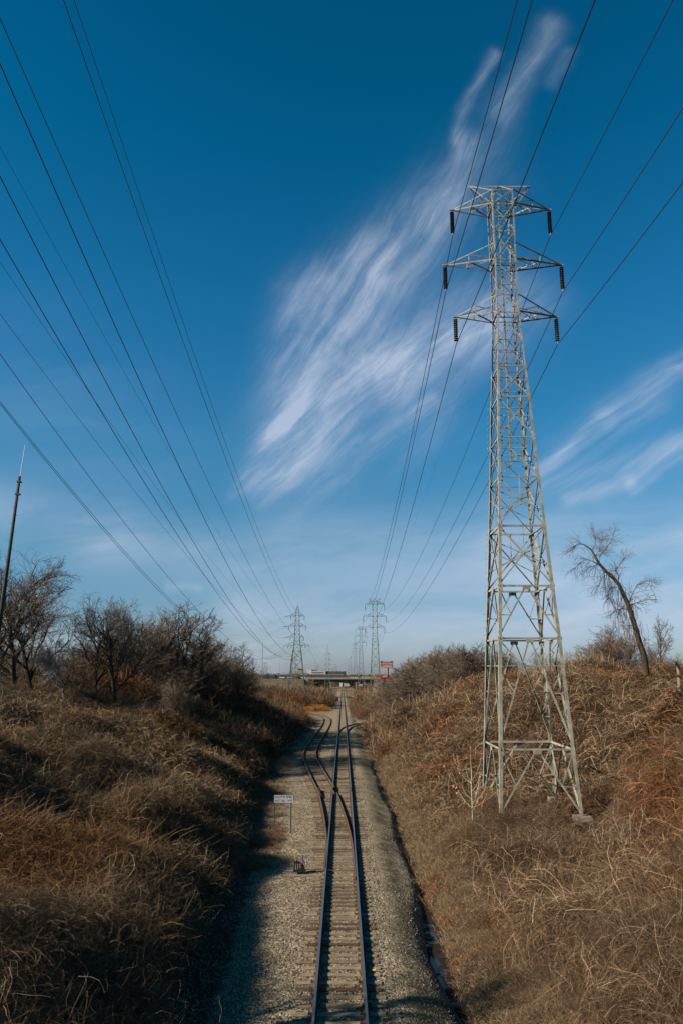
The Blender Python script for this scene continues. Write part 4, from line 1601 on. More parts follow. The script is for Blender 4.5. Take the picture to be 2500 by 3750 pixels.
ztL = {0: 18.4, 1: 14.8, 2: 11.0, 3: 8.05}
left_w = [  # label, attach (x offset, z above camera), near X at Y=0, photo points, radius
    ('second wire from the left along the top frame edge, high on the left', (2.98, 13.4), -13.0, [(233, 0), (584, 1000), (763, 1500), (883, 1821), (959, 2018), (1056.8, 2244)], .024),
    ('steepest of the left wires, running to the top right arm of the left pylon', (2.44, 17.0), -13.5, [(272, 0), (611, 1000), (783, 1500), (902, 1825), (974.5, 2013), (1079.8, 2236)], .021),
    ('left wire leaving the frame just below the top left corner', (2.27, 9.6), -13.6, [(0, 67), (416, 1000), (641.6, 1500), (800, 1833), (944, 2131), (1035.8, 2292)], .021),
    ('thick left wire leaving the frame a quarter down the sky', (4.3, 7.4), -13.2, [(0, 243), (339, 1000), (567, 1500), (691, 1768), (829, 2043), (913, 2216), (1027, 2400), (1065.7, 2428)], .026),
    ('thin left wire ending at the top strain arm of the left pylon', (-4.17, 18.1), -20.0, [(0, 537), (255, 1000), (535, 1500), (691, 1770), (814, 1975), (913, 2116), (990, 2219.5)], .013),
    ('thick left wire sagging low behind the left pylon foot', (2.9, 7.3), -14.5, [(0, 652), (182, 1000), (500, 1597.6), (687.5, 1936), (859.7, 2223), (988, 2400), (1047, 2430)], .024),
    ('thin left wire ending at the second strain arm of the left pylon', (-4.8, 14.5), -20.5, [(0, 960), (357, 1476), (500, 1682), (691, 1944), (913, 2215.7), (1035.8, 2296)], .013),
    ('thick left wire crossing a thinner one above the tree tops', (1.75, 7.3), -15.5, [(0, 888), (357, 1476), (500, 1706.7), (621, 1900), (783, 2146.8), (974.6, 2400), (1058, 2436)], .024),
    ('thin left wire ending at the third strain arm of the left pylon', (-4.3, 10.7), -20.5, [(0, 1151), (500, 1802), (577, 1900), (783, 2146.8), (860, 2229), (1020.5, 2342)], .015),
    ('left wire dropping behind the end of the tree row, above a close pair', (-2.1, 7.2), -21.0, [(0, 1303), (500, 1959), (691, 2175.5), (823, 2331), (900, 2400), (970, 2431)], .021),
    ('upper wire of the close pair low on the left', (-3.2, 7.2), -24.0, [(0, 1476), (500, 2052), (682, 2242), (802, 2353), (900, 2415), (950, 2433)], .021),
    ('lower wire of the close pair low on the left', (-4.5, 7.4), -24.5, [(0, 1486), (500, 2059), (682, 2249), (802, 2358), (895, 2420), (940, 2434)], .021)]
for lab, (ox, oz), Xn, pp, rad in left_w:
    E_ = Vector((LX + ox, LY, CAM_Z + oz))
    kx = (E_.x - Xn) / LY
    obs = []
    for (px_, py_) in pp:
        r_ = ray(px_, py_)
        t_ = Xn / (r_.x - kx * r_.y)
        Y_ = r_.y * t_
        if 0 < Y_ < LY - 2:
            obs.append((Y_, CAM_Z + r_.z * t_))
    # cubic-free fit: z = E.z + b(Y-LY) + c(Y-LY)^2, weighted by apparent size
    A_ = np.array([[(Y_ - LY), (Y_ - LY) ** 2] for Y_, _ in obs])
    B_ = np.array([z - E_.z for _, z in obs])
    w_ = np.array([1 / max(Y_, 5) for Y_, _ in obs])
    sol = np.linalg.lstsq(A_ * w_[:, None], B_ * w_, rcond=None)[0]
    print('wire', lab[:30], 'b %.3f c %.5f' % tuple(sol), 'res px', np.round((A_ @ sol - B_) * w_ * 2710, 1), np.round([o_[0] for o_ in obs]))
    pts = []
    for Y_ in list(np.arange(-15, 60, 5.0)) + list(np.arange(60, LY, 8.0)) + [LY]:
        pts.append(Vector((Xn + kx * Y_, Y_, E_.z + sol[0] * (Y_ - LY) + sol[1] * (Y_ - LY) ** 2)))
    wire(lab, pts, rad, 'overhead wires on the left')
# thin strands from the strain arms away to the left, and on to the next pylons
for j, (oz, X2, py2) in enumerate(((18.2, 779, 2334), (14.6, 800, 2362), (10.8, 860, 2382))):
    q = at(X2, py2, 330)
    for d_ in (0, 0.8):
        wire('faint %s strand running left from the %s strain arm of the left pylon' % (('upper', 'lower')[d_ > 0], ('top', 'second', 'third')[j]),
             para((LX - (4.17, 4.8, 4.3)[j], LY, CAM_Z + oz - d_), q + Vector((0, 0, -d_ * 1.6)), 2.0, 12), 0.012, 'strands running left from the left pylon')
X2_ = (1199.5 - CX) / F_PX * 575 * 0.98
zb2 = float(H(X2_, 575)) - 0.5
for j, (ox, oz, ox2, z2) in enumerate(((2.44, 17.0, 2.3, 26.3), (2.98, 13.4, 2.4, 22.3), (2.27, 9.6, 2.4, 18.8), (4.3, 7.3, 4.1, 14.8), (-2.33, 17, -2.3, 26.3), (-2.96, 13.4, -2.4, 22.3))):
    wire('distant wire between the first two left pylons, %s' % ('top right', 'second right', 'third right', 'bottom right', 'top left', 'second left')[j], para((LX + ox, LY, CAM_Z + oz), (X2_ + ox2, 575, zb2 + z2), 6.0, 16), 0.016, 'wires between the first two left pylons')

# ------------------------------------------------------------------ trees
def grow(rg, p, d, L, r, lvl, spec, out):
    nseg = spec['seg'][lvl]
    pts = [p.copy()]
    rad = [r]
    d = d.normalized()
    end = r * (0.45 if lvl < spec['n'] - 1 else 0.35)
    w = spec['wob'][lvl]
    for i in range(nseg):
        d = (d + Vector((rg.gauss(0, w), rg.gauss(0, w), rg.gauss(0, w * 0.7) + spec['up'][lvl]))).normalized()
        p = p + d * (L / nseg)
        pts.append(p.copy())
        rad.append(r + (end - r) * (i + 1) / nseg)
    out.append((lvl, pts, rad))
    if lvl + 1 >= spec['n']:
        return
    nc = spec['kids'][lvl]
    nc = nc + rg.randint(-1, 1) if nc > 3 else nc
    for j in range(nc):
        f = spec['from'][lvl] + (1 - spec['from'][lvl]) * (j + rg.uniform(0.1, 0.9)) / nc
        i = min(nseg - 1, int(f * nseg)); u_ = f * nseg - i
        q = pts[i].lerp(pts[i + 1], u_)
        ax = (pts[i + 1] - pts[i]).normalized()
        side = ax.orthogonal().normalized()
        side.rotate(Matrix.Rotation(rg.uniform(0, 6.283), 3, ax))
        an = R(rg.uniform(*spec['ang'][lvl]))
        nd = ax * math.cos(an) + side * math.sin(an)
        grow(rg, q, nd, L * rg.uniform(*spec['len'][lvl]) * (1.15 - 0.45 * f), max(spec['rmin'], rad[i] * spec['rr'][lvl]), lvl + 1, spec, out)


BASEH = {}
def tree_meshes(name_key, seed, spec, H_, r0, lean=(0, 0), bark_=None, twig_=None, trunk_pts=None):
    rg = random.Random(seed)
    out = []
    if trunk_pts is None:
        grow(rg, Vector((0, 0, -0.3)), Vector((lean[0], lean[1], 1)), H_ * spec['trunk'], r0, 0, spec, out)
    t, c = MB(), MB()
    for lvl, pts, rad in out:
        if lvl <= 1: t.tube(pts, rad, 6 if lvl == 0 else 5, cap=False)
        elif lvl == 2: c.tube(pts, rad, 4, cap=False)
        else: c.tube(pts, rad, 3, cap=False)
    BASEH[name_key] = max(v[2] for v in c.v)
    return t.mesh('trunk', bark_ or bark), c.mesh('crown', twig_ or twig)


OAK = dict(n=5, seg=[6, 5, 4, 3, 2], wob=[.08, .16, .2, .22, .2], up=[.02, .05, .05, .04, .02], kids=[9, 7, 6, 6], ang=[(25, 55), (25, 55), (25, 60), (25, 60)],
           len=[(.55, .8), (.5, .75), (.45, .7), (.4, .65)], rr=[.55, .55, .55, .6], rmin=.011, trunk=.62)
OAK['from'] = [.28, .2, .15, .1]
SLIM = dict(OAK, rmin=.018, kids=[14, 6, 5, 3], ang=[(20, 42), (20, 45), (25, 50), (25, 55)], len=[(.35, .55), (.45, .65), (.45, .65), (.4, .6)], trunk=.85)
SLIM['from'] = [.25, .15, .1, .1]
BUSH = dict(OAK, kids=[12, 7, 6, 4], ang=[(15, 60), (20, 50), (25, 55), (25, 60)], len=[(1.3, 2.0), (.42, .65), (.45, .7), (.45, .7)], trunk=.36, rmin=.014)
BUSH['from'] = [.05, .15, .1, .1]
HANG = dict(OAK, up=[0, .0, -.06, -.10, -.10])

TREES = {}
for i in range(4): TREES['oak%d' % i] = tree_meshes('oak%d' % i, 20 + i, OAK, 10, 0.20, lean=((-.12, .1, .02, .2)[i], 0.05))
for i in range(4): TREES['slim%d' % i] = tree_meshes('slim%d' % i, 40 + i, SLIM, 10, 0.17, lean=((-.05, .05, .1, -.02)[i], 0))
for i in range(4): TREES['bush%d' % i] = tree_meshes('bush%d' % i, 60 + i, BUSH, 7, 0.12, twig_=(twig, twig_red, twig, twig)[i])
TREES['red0'] = tree_meshes('red0', 71, BUSH, 7, 0.10, twig_=twig_red)
for i in range(2): TREES['mid%d' % i] = tree_meshes('mid%d' % i, 90 + i, dict(BUSH, rmin=.026), 8, 0.14, twig_=(twig, twig_red)[i])
for i in range(2): TREES['far%d' % i] = tree_meshes('far%d' % i, 95 + i, dict(BUSH, rmin=.10, kids=[10, 6, 5, 3]), 8, 0.2)
TREES['birch'] = tree_meshes('birch', 80, OAK, 6, 0.10, bark_=bark_white, twig_=bark_white)
TREES['pale'] = tree_meshes('pale', 81, BUSH, 5, 0.06, bark_=twig_pale, twig_=twig_pale)


def place_tree(kind, x, y, h, label, group=None, name='bare_tree', cat='tree', rz=None, z=None, sxy=1.0):
    bh = BASEH[kind]
    root = empty(name, (x, y, (float(H(x, y)) if z is None else z) - 0.15), rnd.uniform(0, 6.28) if rz is None else rz)
    s_ = h / bh
    root.scale = (s_ * sxy, s_ * sxy, s_)
    tag(root, label, cat, group)
    t, c = TREES[kind]
    link('trunk', t, root); link('crown', c, root)
    return root


def ordinal_labels(group, fmt):
    os_ = [o for o in COL.objects if o.get('group') == group and o.parent is None]
    os_.sort(key=lambda o: o.location.x / o.location.y)
    words = ['first', 'second', 'third', 'fourth', 'fifth', 'sixth', 'seventh', 'eighth', 'ninth', 'tenth', 'eleventh', 'twelfth', 'thirteenth', 'fourteenth', 'fifteenth',
             'sixteenth', 'seventeenth', 'eighteenth', 'nineteenth', 'twentieth']
    words += ['twenty-' + w_ for w_ in words[:9]] + ['thirtieth'] + ['thirty-' + w_ for w_ in words[:9]]
    for i, o in enumerate(os_):
        n_ = len(os_)
        w = words[i] + ' from the left' if i < (n_ + 1) // 2 else words[n_ - 1 - i] + ' from the right'
        o['label'] = fmt % w


def pxX(px, Y): return (px - CX) / F_PX * Y * 0.985


G1 = 'bare trees along the left bank top'
for (kd, px_, Y_, h, lab, sx) in (
        ('oak0', 70, 76, 12.8, 'tallest bare tree on the left, spreading behind the dark pole', 1.05),
        ('oak3', 150, 84, 12.4, 'broad bare tree with a dark nest clump, second from the left edge', 1.0),
        ('oak1', 10, 70, 11.5, 'bare tree cut off by the left edge of the photo', 1.0),
        ('oak2', 365, 82, 9.6, 'forked bare tree with a long limb reaching left, mid left bank', 1.1),
        ('oak1', 445, 80, 10.2, 'crooked dark bare tree leaning right in the left row', 1.0),
        ('birch', 252, 74, 4.6, 'small white-barked tree gleaming in the left tree row', 1.0),
        ('slim0', 545, 98, 10.6, 'slender bare tree right of the crooked one on the left bank', 1.2),
        ('slim1', 600, 102, 11.2, 'slender bare tree, fourth from the right end of the left row', 1.2),
        ('slim2', 650, 100, 12.2, 'tallest slender bare tree in the middle right of the left row', 1.3),
        ('slim3', 720, 106, 11.2, 'narrow bare tree before the right end group of the left row', 1.2),
        ('oak0', 800, 118, 9.4, 'round-crowned bare tree near the right end of the left row', 1.0),
        ('oak2', 862, 124, 9.8, 'last large bare tree at the right end of the left row', 1.0),
        ('pale', 655, 72, 2.8, 'pale tan twiggy shrub glowing in sun before the left row', 0.9)):
    place_tree(kd, pxX(px_, Y_), Y_, h * 1.13 + 1.2, lab, G1, sxy=sx * .95)
rg = random.Random(3)
for i in range(44):
    Y_ = rg.uniform(84, 140); px_ = rg.uniform(-60, 880)
    if -pxX(px_, Y_) < np.interp(Y_, TL_Y, TL_X) + 11: continue
    kd = rg.choice(['slim3', 'bush2', 'slim0', 'slim1', 'bush0', 'red0', 'oak2', 'red0', 'slim2'])
    place_tree(kd, pxX(px_, Y_), Y_, rg.uniform(6.5, 10.6) * (1.0 if px_ < 650 else .85), 'bare understory tree in the dense row on the left bank', 'understory trees in the left row', sxy=1.25)
for i in range(16):
    Y_ = rg.uniform(108, 128); px_ = rg.uniform(640, 885)
    place_tree(rg.choice(['bush0', 'slim1', 'slim2', 'bush2', 'slim3']), pxX(px_, Y_), Y_, rg.uniform(7.0, 9.5), 'bare understory tree in the dense row on the left bank', 'understory trees in the left row', sxy=1.2)
for i in range(14):
    Y_ = rg.uniform(66, 100); px_ = rg.uniform(-20, 900)
    place_tree(rg.choice(['bush0', 'bush1', 'bush2', 'bush3', 'red0']), pxX(px_, Y_), Y_, rg.uniform(1.8, 3.4), 'low twiggy shrub at the foot of the left tree row', 'shrubs under the left tree row', 'bare_shrub', 'shrub', sxy=1.4)
for (kd, px_, Y_, h, lab) in (('slim1', 510, 96, 11.8, 'thin upright bare tree between the crooked tree and the slender pair'), ('slim3', 575, 108, 13, 'thin straight bare tree amid the slender trees, left bank'),
                              ('slim0', 690, 104, 12.2, 'thin bare tree with upswept branches, right part of the left row'), ('slim2', 745, 112, 11.6, 'thin bare tree close to the right group of the left row'),
                              ('slim1', 775, 116, 11.0, 'thin bare tree left of the round-crowned tree, left row'), ('slim0', 835, 120, 9.6, 'thin bare tree between the two last round crowns, left row'),
                              ('slim3', 885, 130, 8.4, 'outermost thin bare tree at the right end of the left row')):
    place_tree(kd, pxX(px_, Y_), Y_, h, lab, G1, sxy=1.35)
for i, (px_, Y_, h) in enumerate(((925, 170, 5.5), (905, 150, 4.0), (985, 200, 4.2), (1010, 230, 3.6), (1035, 240, 3.0), (960, 215, 3.5), (1090, 300, 3.5), (1110, 330, 4), (1150, 345, 3.8), (1180, 370, 4))):
    place_tree(('oak1', 'bush0', 'bush3', 'slim1', 'red0', 'bush2', 'bush0', 'bush1', 'bush2', 'bush3')[i], pxX(px_, Y_), Y_, h, 'small bare tree between the left row and the left pylon', 'small trees before the left pylon', sxy=1.2)
# right thicket
for i, (px_, Y_, h) in enumerate(((1450, 150, 5.2), (1480, 140, 6.3), (1515, 136, 6.8), (1550, 132, 7.2), (1590, 128, 7.2), (1630, 124, 7.0), (1668, 122, 6.4), (1705, 118, 5.8),
                                  (1745, 116, 5.0), (1530, 148, 7), (1610, 142, 7.4), (1500, 128, 4.8), (1570, 120, 5.2), (1650, 114, 4.8), (1437, 160, 4.2), (1690, 130, 7.0))):
    place_tree(('mid0', 'bush2', 'mid1', 'mid0')[i % 4], pxX(px_, Y_), Y_, h + 2.2, 'dense rounded bare tree in the thicket left of the near pylon', 'dense thicket trees on the right bank', sxy=1.15)
place_tree('slim1', pxX(1572, 126), 126, 8.6, 'bare tree rising highest from the right thicket, left peak', 'tall trees in the right thicket', sxy=1.1)
place_tree('oak1', pxX(1700, 124), 124, 8.0, 'round bare crown rising at the right end of the thicket', 'tall trees in the right thicket')
for i, (px_, Y_, h) in enumerate(((1870, 125, 5.0), (1925, 128, 4.0), (1985, 122, 4.6), (2045, 120, 5.0), (2105, 112, 4.2), (2150, 106, 5.4), (2180, 102, 6.4), (2215, 98, 7.4), (2250, 96, 7.2), (2285, 94, 6.0), (2130, 120, 5), (2330, 96, 4.2), (2420, 90, 3.5), (1830, 118, 3.6), (2480, 84, 3.6))):
    place_tree(('oak0', 'bush0', 'oak2', 'bush3', 'bush2', 'slim1', 'bush0', 'slim3', 'bush3', 'bush1', 'bush0', 'bush2', 'red0', 'bush2', 'red0')[i], pxX(px_, Y_), Y_, h + 1.2, 'small bare tree on the skyline behind the near pylon', 'skyline trees on the right bank top', sxy=1.1)
place_tree('slim2', pxX(2405, 66), 66, 5.6, 'faint slender sapling just right of the leaning tree', sxy=0.8, name='sapling', cat='tree')
# distant woodland beyond the bridge
for i in range(70):
    Y_ = rg.uniform(640, 1000); px_ = rg.choice([rg.uniform(900, 1440), rg.uniform(1240, 1440), rg.uniform(900, 1130)])
    place_tree(rg.choice(['far0', 'far1']), pxX(px_, Y_), Y_, rg.uniform(8, 13.5), 'tiny bare tree on the flat land by the far horizon', 'distant trees on the horizon', sxy=2.2)

ordinal_labels('understory trees in the left row', 'bare understory tree in the dense left row, %s')
ordinal_labels('shrubs under the left tree row', 'low twiggy shrub below the left tree row, %s')
ordinal_labels('small trees before the left pylon', 'small bare tree between left row and pylon, %s')
ordinal_labels('dense thicket trees on the right bank', 'dense rounded bare tree in the right thicket, %s')
ordinal_labels('skyline trees on the right bank top', 'small skyline tree behind the near pylon, %s')
# leaning vine-hung tree
LYT = 60.0
tr_px = [(1205, 1530), (1190, 1440), (1150, 1330), (1120, 1220), (1090, 1110), (1050, 985), (1030, 930), (990, 850), (950, 760), (900, 700), (830, 640), (760, 560), (720, 490), (690, 430), (650, 400), (610, 375)]
tp = [at(1900 + a / 2.613, 1850 + b_ / 2.613, LYT + 0.1 * i) for i, (a, b_) in enumerate(tr_px)]
o0 = Vector(tp[0])
ln = empty('leaning_tree', o0)
tag(ln, 'dead leaning tree hung with vines on the right skyline', 'tree')
tl_ = [p_ - o0 for p_ in tp]
tl_[0].z -= 0.8
rads = list(np.interp(np.linspace(0, 1, len(tl_)), [0, .4, .7, 1], [.27, .19, .13, .04]))
MB().tube(tl_, rads, 8, cap=False).build('trunk', bark, ln, smooth=True)
rg2 = random.Random(9)
out = []
sp = dict(HANG, n=5, rmin=.006, kids=[9, 7, 6, 4])
def limb(ipt, pxs, r):
    pts = [at(1900 + a / 2.613, 1850 + b_ / 2.613, LYT + 0.1 * ipt + rg2.uniform(-0.6, 0.6) * (j > 0)) - o0 for j, (a, b_) in enumerate(pxs)]
    out.append((1, pts, list(np.linspace(r, r * 0.35, len(pts)))))
    for j in range(1, len(pts)):
        for q in range(6):
            d_ = (pts[j] - pts[j - 1]).normalized() + Vector((rg2.gauss(0, .6), rg2.gauss(0, .6), rg2.gauss(0.0, .6)))
            grow(rg2, pts[j - 1].lerp(pts[j], rg2.random()), d_, rg2.uniform(.7, 1.6), r * 0.4, 3, sp, out)
limb(15, [(610, 375), (560, 370), (515, 400), (505, 440)], .04)
limb(14, [(690, 430), (730, 380), (720, 300), (690, 220)], .035)
limb(13, [(720, 490), (760, 440), (770, 380), (790, 320)], .03)
limb(12, [(760, 500), (830, 410), (890, 320), (900, 250)], .04)
limb(11, [(770, 575), (700, 540), (650, 515), (580, 555), (530, 600)], .045)
limb(11, [(745, 575), (690, 590), (640, 610)], .03)
limb(10, [(860, 660), (790, 690), (765, 760), (700, 800)], .03)
limb(8, [(950, 720), (940, 660), (915, 620), (960, 570), (1010, 490)], .045)
limb(8, [(930, 785), (880, 785), (840, 830), (850, 880), (880, 920)], .04)
limb(6, [(1040, 960), (1100, 940), (1200, 910), (1310, 900)], .045)
limb(6, [(1045, 940), (1080, 850), (1120, 770), (1200, 730), (1280, 725)], .045)
limb(5, [(1030, 1000), (980, 985), (940, 1005), (880, 1035)], .045)
limb(4, [(1085, 1150), (1040, 1150), (1000, 1130)], .03)
limb(2, [(1150, 1330), (1080, 1350), (1040, 1400)], .035)
for i in range(120):        # hanging vines
    a = rg2.random()
    j = 3 + a * 8
    k_ = int(j)
    b0 = tl_[k_].lerp(tl_[k_ + 1], j - k_) + Vector((rg2.gauss(-0.25, .5), rg2.gauss(0, .4), 0.2))
    L_ = rg2.uniform(0.8, 2.6)
    pts = [b0]
    for s_ in range(5):
        pts.append(pts[-1] + Vector((rg2.gauss(0, .06), rg2.gauss(0, .06), -L_ / 5)))
    out.append((4, pts, [.012] * 6))
cb = MB()
for lvl, pts, rad in out:
    cb.tube(pts, [max(.008, q) for q in rad], 4 if lvl < 3 else 3, cap=False)
cb.build('crown', twig, ln)
# broken stump with pale wood
sp0 = hit(2262, 2492)
stp = empty('broken_stump', sp0 + Vector((0, 0, -.1)))
tag(stp, 'broken pale stump with a splintered branch on the right bank top', 'stump')
MB().tube([(0, 0, -.5), (.08, 0, .4), (.30, 0, 1.0), (.42, 0, 1.25)], [.13, .11, .10, .08], 7).build('trunk', twig_pale, stp)
MB().tube([(.30, 0, 1.0), (-.1, 0, 1.45), (-.45, 0, 1.55)], [.08, .06, .02], 6).tube([(.38, 0, 1.2), (.55, 0, 1.05), (.62, 0, 1.1)], [.06, .05, .02], 6).build('branch', wood_tan, stp)
sp1 = at(2478, 2440, 50)
stp = empty('snag', sp1)
tag(stp, 'upright broken snag at the right edge of the photo', 'stump')
MB().tube([(0, 0, -2), (0.05, 0, -0.2), (-.05, 0, .35)], [.14, .12, .07], 7).build('trunk', wood_tan, stp)

# sapling with orange leaves, left of the near pylon
sx_, sy_ = 7.55, 46.0
sr = empty('leafy_sapling', (sx_, sy_, float(H(sx_, sy_)) - 0.1))
tag(sr, 'young sapling holding a few orange leaves, left of the near pylon', 'sapling')
rg3 = random.Random(4)
tb, cb, lb = MB(), MB(), MB()
tb.tube([(0, 0, 0), (0.02, 0, .8), (0, 0, 1.8), (0.03, 0, 2.8), (0, 0, 4.2)], [.035, .03, .022, .015, .006], 6)
for i in range(26):
    z0 = rg3.uniform(.5, 2.3)
    az = rg3.uniform(0, 6.28)
    L_ = rg3.uniform(1.0, 2.4)
    pts = [Vector((0, 0, z0))]
    el = rg3.uniform(.2, .7)
    for s_ in range(6):
        pts.append(pts[-1] + Vector((math.cos(az) * math.cos(el), math.sin(az) * math.cos(el), math.sin(el))) * L_ / 6)
        el = min(1.5, el + .16)
    cb.tube(pts, [.012, .011, .010, .009, .008, .007, .006], 4)
    for q in range(3):
        if rg3.random() < .42:
            c = pts[rg3.randint(2, 6)] + Vector((rg3.gauss(0, .05), rg3.gauss(0, .05), -.05))
            for l_ in range(3):
                rt = Matrix.Rotation(rg3.uniform(0, 6.28), 3, 'Z') @ Matrix.Rotation(rg3.uniform(-1, 1), 3, 'X')
                sh = [(-.01, 0, 0), (-.07, 0, -.05), (-.05, .01, -.12), (0, .015, -.17), (.05, .01, -.11), (.07, 0, -.04)]
                lb.add([c + rt @ Vector(v) for v in sh], [(0, 1, 2, 3, 4, 5)])
sap_m = speckle('pale_sapling_bark', (0.55, 0.42, 0.27), (0.78, 0.64, 0.45), 5, .9)
tb.build('stem', sap_m, sr); cb.build('branches', sap_m, sr); lb.build('leaves', dead_leaf, sr)
# pale bare saplings on the right foreground
for (a, b_, lab) in ((1115, 1010, 'white-stemmed bare sapling pair low on the right bank'), (1245, 950, 'thin pale forked sapling right of the white-stemmed pair')):
    px_, py_ = 1600 + a / 1.742, 2600 + (b_ + 100) / 1.742
    hp = hit(px_, py_)
    X_, yb = hp.x, hp.y
    q = empty('sapling', (X_, yb, float(H(X_, yb)) - .1))
    tag(q, lab, 'sapling')
    sb = MB()
    for (dx0, tx) in ((-.12, -.55), (0.05, .05), (.1, .75)):
        top = 2.6 if tx < .5 else 3.0
        pts = [Vector((dx0, 0, 0)), Vector((dx0 + tx * .2, 0, .9)), Vector((dx0 + tx * .45 - .05, 0.05, 1.7)), Vector((dx0 + tx, .1, top))]
        sb.tube(pts, [.022, .017, .012, .006], 5)
        for w_ in range(7):
            f_ = rg3.uniform(.3, .95); j = min(2, int(f_ * 3)); c = pts[j].lerp(pts[j + 1], f_ * 3 - j)
            d_ = Vector((rg3.gauss(0, .35), rg3.gauss(0, .3), rg3.uniform(.25, .6)))
            sb.tube([c, c + d_ * .6, c + d_ + Vector((0, 0, .1))], [.010, .008, .005], 4)
    sb.build('stems', bark_white, q)

# evergreen by the billboard
def conifer(x, y, h, lab):
    z = float(H(x, y))
    q = empty('evergreen_tree', (x, y, z)); tag(q, lab, 'tree')
    MB().tube([(0, 0, -.3), (0, 0, h)], [.16, .03], 6).build('trunk', bark, q)
    mb = MB(); g = random.Random(int(x * 10))
    for i in range(1700):
        f = g.random() ** .8
        zz = h * (0.12 + .88 * f); rr = (1 - f) * h * .30 * g.uniform(.35, 1.15) + .1
        a = g.uniform(0, 6.28)
        c = Vector((math.cos(a) * rr, math.sin(a) * rr, zz - rr * .25))
        s_ = g.uniform(.12, .3)
        d1 = Vector((g.gauss(0, 1), g.gauss(0, 1), g.gauss(0, .5))).normalized() * s_
        d2 = Vector((g.gauss(0, 1), g.gauss(0, 1), g.gauss(0, 1))).normalized() * s_ * .5
        mb.add([c - d1, c + d2, c + d1], [(0, 1, 2)])
    mb.build('crown', needle, q)
conifer(pxX(1404, 210), 210, 7.0, 'dark green evergreen standing below the red billboard')
conifer(pxX(1418, 196), 196, 4.2, 'smaller evergreen half hidden beside the taller one under the billboard')

# ------------------------------------------------------------------ pole at the left
PYY = 62.0
PB = at(72.8, 1743.7, PYY)
zg = float(H(PB.x - 0.3, PYY))
pr_ = empty('utility_pole', (PB.x, PYY, zg))
tag(pr_, 'tall dark wooden pole with step pegs and a thin rod on top', 'utility pole')
hh = PB.z - zg
ln_ = -0.85
MB().tube([(ln_, 0, -.5), (0, 0, hh)], [.215, .115], 10).build('pole_shaft', wood_pole, pr_, smooth=True)
top_ = at(92.4, 1630, PYY) - Vector((PB.x, PYY, zg))
MB().tube([(0, 0, hh - 0.8), tuple(top_)], [.045, .025], 6).build('lightning_rod', speckle('pale_rod', (.3, .31, .33), (.4, .4, .42), 4, .4, .3), pr_)
sb = MB()
for i in range(24):
    f = 0.97 - i * .036
    c = Vector((ln_ * (1 - f), 0, hh * f))
    s_ = -1 if i % 2 else 1
    sb.tube([c, c + Vector((s_ * .32, 0, 0))], .014, 4)
sb.box((0, 0, hh - .5), (.34, .3, .12)); sb.box((-.02, 0, hh - 1.6), (.38, .3, .14))
sb.build('step_pegs', black_iron, pr_)

# other poles
for (px_, y0_, y1_, Y_, w_, m_, lab, arm) in ((1129.6, 2483, 2536, 300, .15, wood_tan, 'brown wooden pole in the brush left of the track near the bridge', 1),
                                        (1347, 2478, 2522, 420, .16, wood_pole, 'dark wooden pole with a crossbar right of the track', 1),
                                        (884, 2436, 2478, 130, .11, wood_tan, 'short sunlit wooden post at the right end of the left tree row', 0),
                                        (990, 2436, 2480, 420, .12, steel_far, 'thin grey lamp pole standing left of the left pylon', 0),
                                        (1025, 2428, 2480, 520, .12, steel_far, 'thinnest distant grey pole beside the left pylon', 0),
                                        (1205, 2566, 2583, 214, .09, wood_tan, 'short white marker post at the bend of the left siding', 0)):
    if Y_ > 200:
        Y_ = min(Y_ * 1.6, hit(px_, y1_).y)
    a, b_ = at(px_, y0_, Y_), at(px_, y1_, Y_)
    gz = min(b_.z, float(H(a.x, Y_)))
    q = empty('wooden_post' if 'marker' in lab or 'short' in lab else 'utility_pole', (a.x, Y_, gz)); tag(q, lab, 'pole')
    MB().tube([(0, 0, -.3), (0, 0, a.z - gz)], [w_ * 1.1, w_ * .8], 7).build('shaft', white_p if 'marker' in lab else m_, q)
    if arm:
        MB().box((0, -.12, a.z - gz - .5), (2.2, .1, .12)).build('crossbar', m_, q)

# ------------------------------------------------------------------ bridge and far things
BY = 600.0
deck_top = at(1254, 2481.5, BY).z
deck_par = at(1254, 2486.5, BY).z
gird_b = at(1254, 2497.5, BY).z
xl, xr = at(1125, 2480, BY).x, at(1372, 2480, BY).x
brd = empty('road_bridge', (0, BY, float(zt(BY))))
tag(brd, 'low road bridge with tan parapet and dark girders crossing the track', 'bridge')
bpy.context.view_layer.update()
tan_c = speckle('weathered_tan_parapet', (0.26, 0.23, 0.15), (0.38, 0.34, 0.23), .3, .9)
girder_m = speckle('blue_grey_girder_paint', (0.05, 0.085, 0.10), (0.08, 0.13, 0.15), .5, .6)
part(MB().box(((xl + xr) / 2, BY, (deck_top + deck_par) / 2), (xr - xl + 8, .35, deck_top - deck_par)).build('parapet', tan_c), brd)
part(MB().box(((xl + xr) / 2, BY + 11, (deck_top + deck_par) / 2), (xr - xl + 8, .35, deck_top - deck_par)).build('parapet', tan_c), brd)
part(MB().box(((xl + xr) / 2, BY + 5.5, deck_par - .12), (xr - xl + 10, 12.4, .26)).build('deck', concrete), brd)
gh = (deck_par - .25 - gird_b)
for q in range(5):
    part(MB().box(((xl + xr) / 2 + 2, BY + .9 + q * 2.3, deck_par - .25 - gh / 2), (xr - xl - 6, .28, gh)).box(((xl + xr) / 2 + 2, BY + .9 + q * 2.3, deck_par - .25 - gh + .04), (xr - xl - 6, .7, .07)).build('girder', girder_m), brd)
for px_ in (1211, 1302.5):
    X_ = at(px_, 2500, BY).x
    zz = gird_b
    gzz = float(H(X_, BY)) - 1.5
    pm = MB()
    pm.box((X_, BY + 5.5, zz - .45), (1.2, 12.6, .9))
    for yy_ in (.6, 5.5, 10.4):
        pm.box((X_, BY + yy_, (zz - .9 + gzz) / 2), (1.1, 1.1, zz - .9 - gzz))
    part(pm.build('pier', concrete), brd)
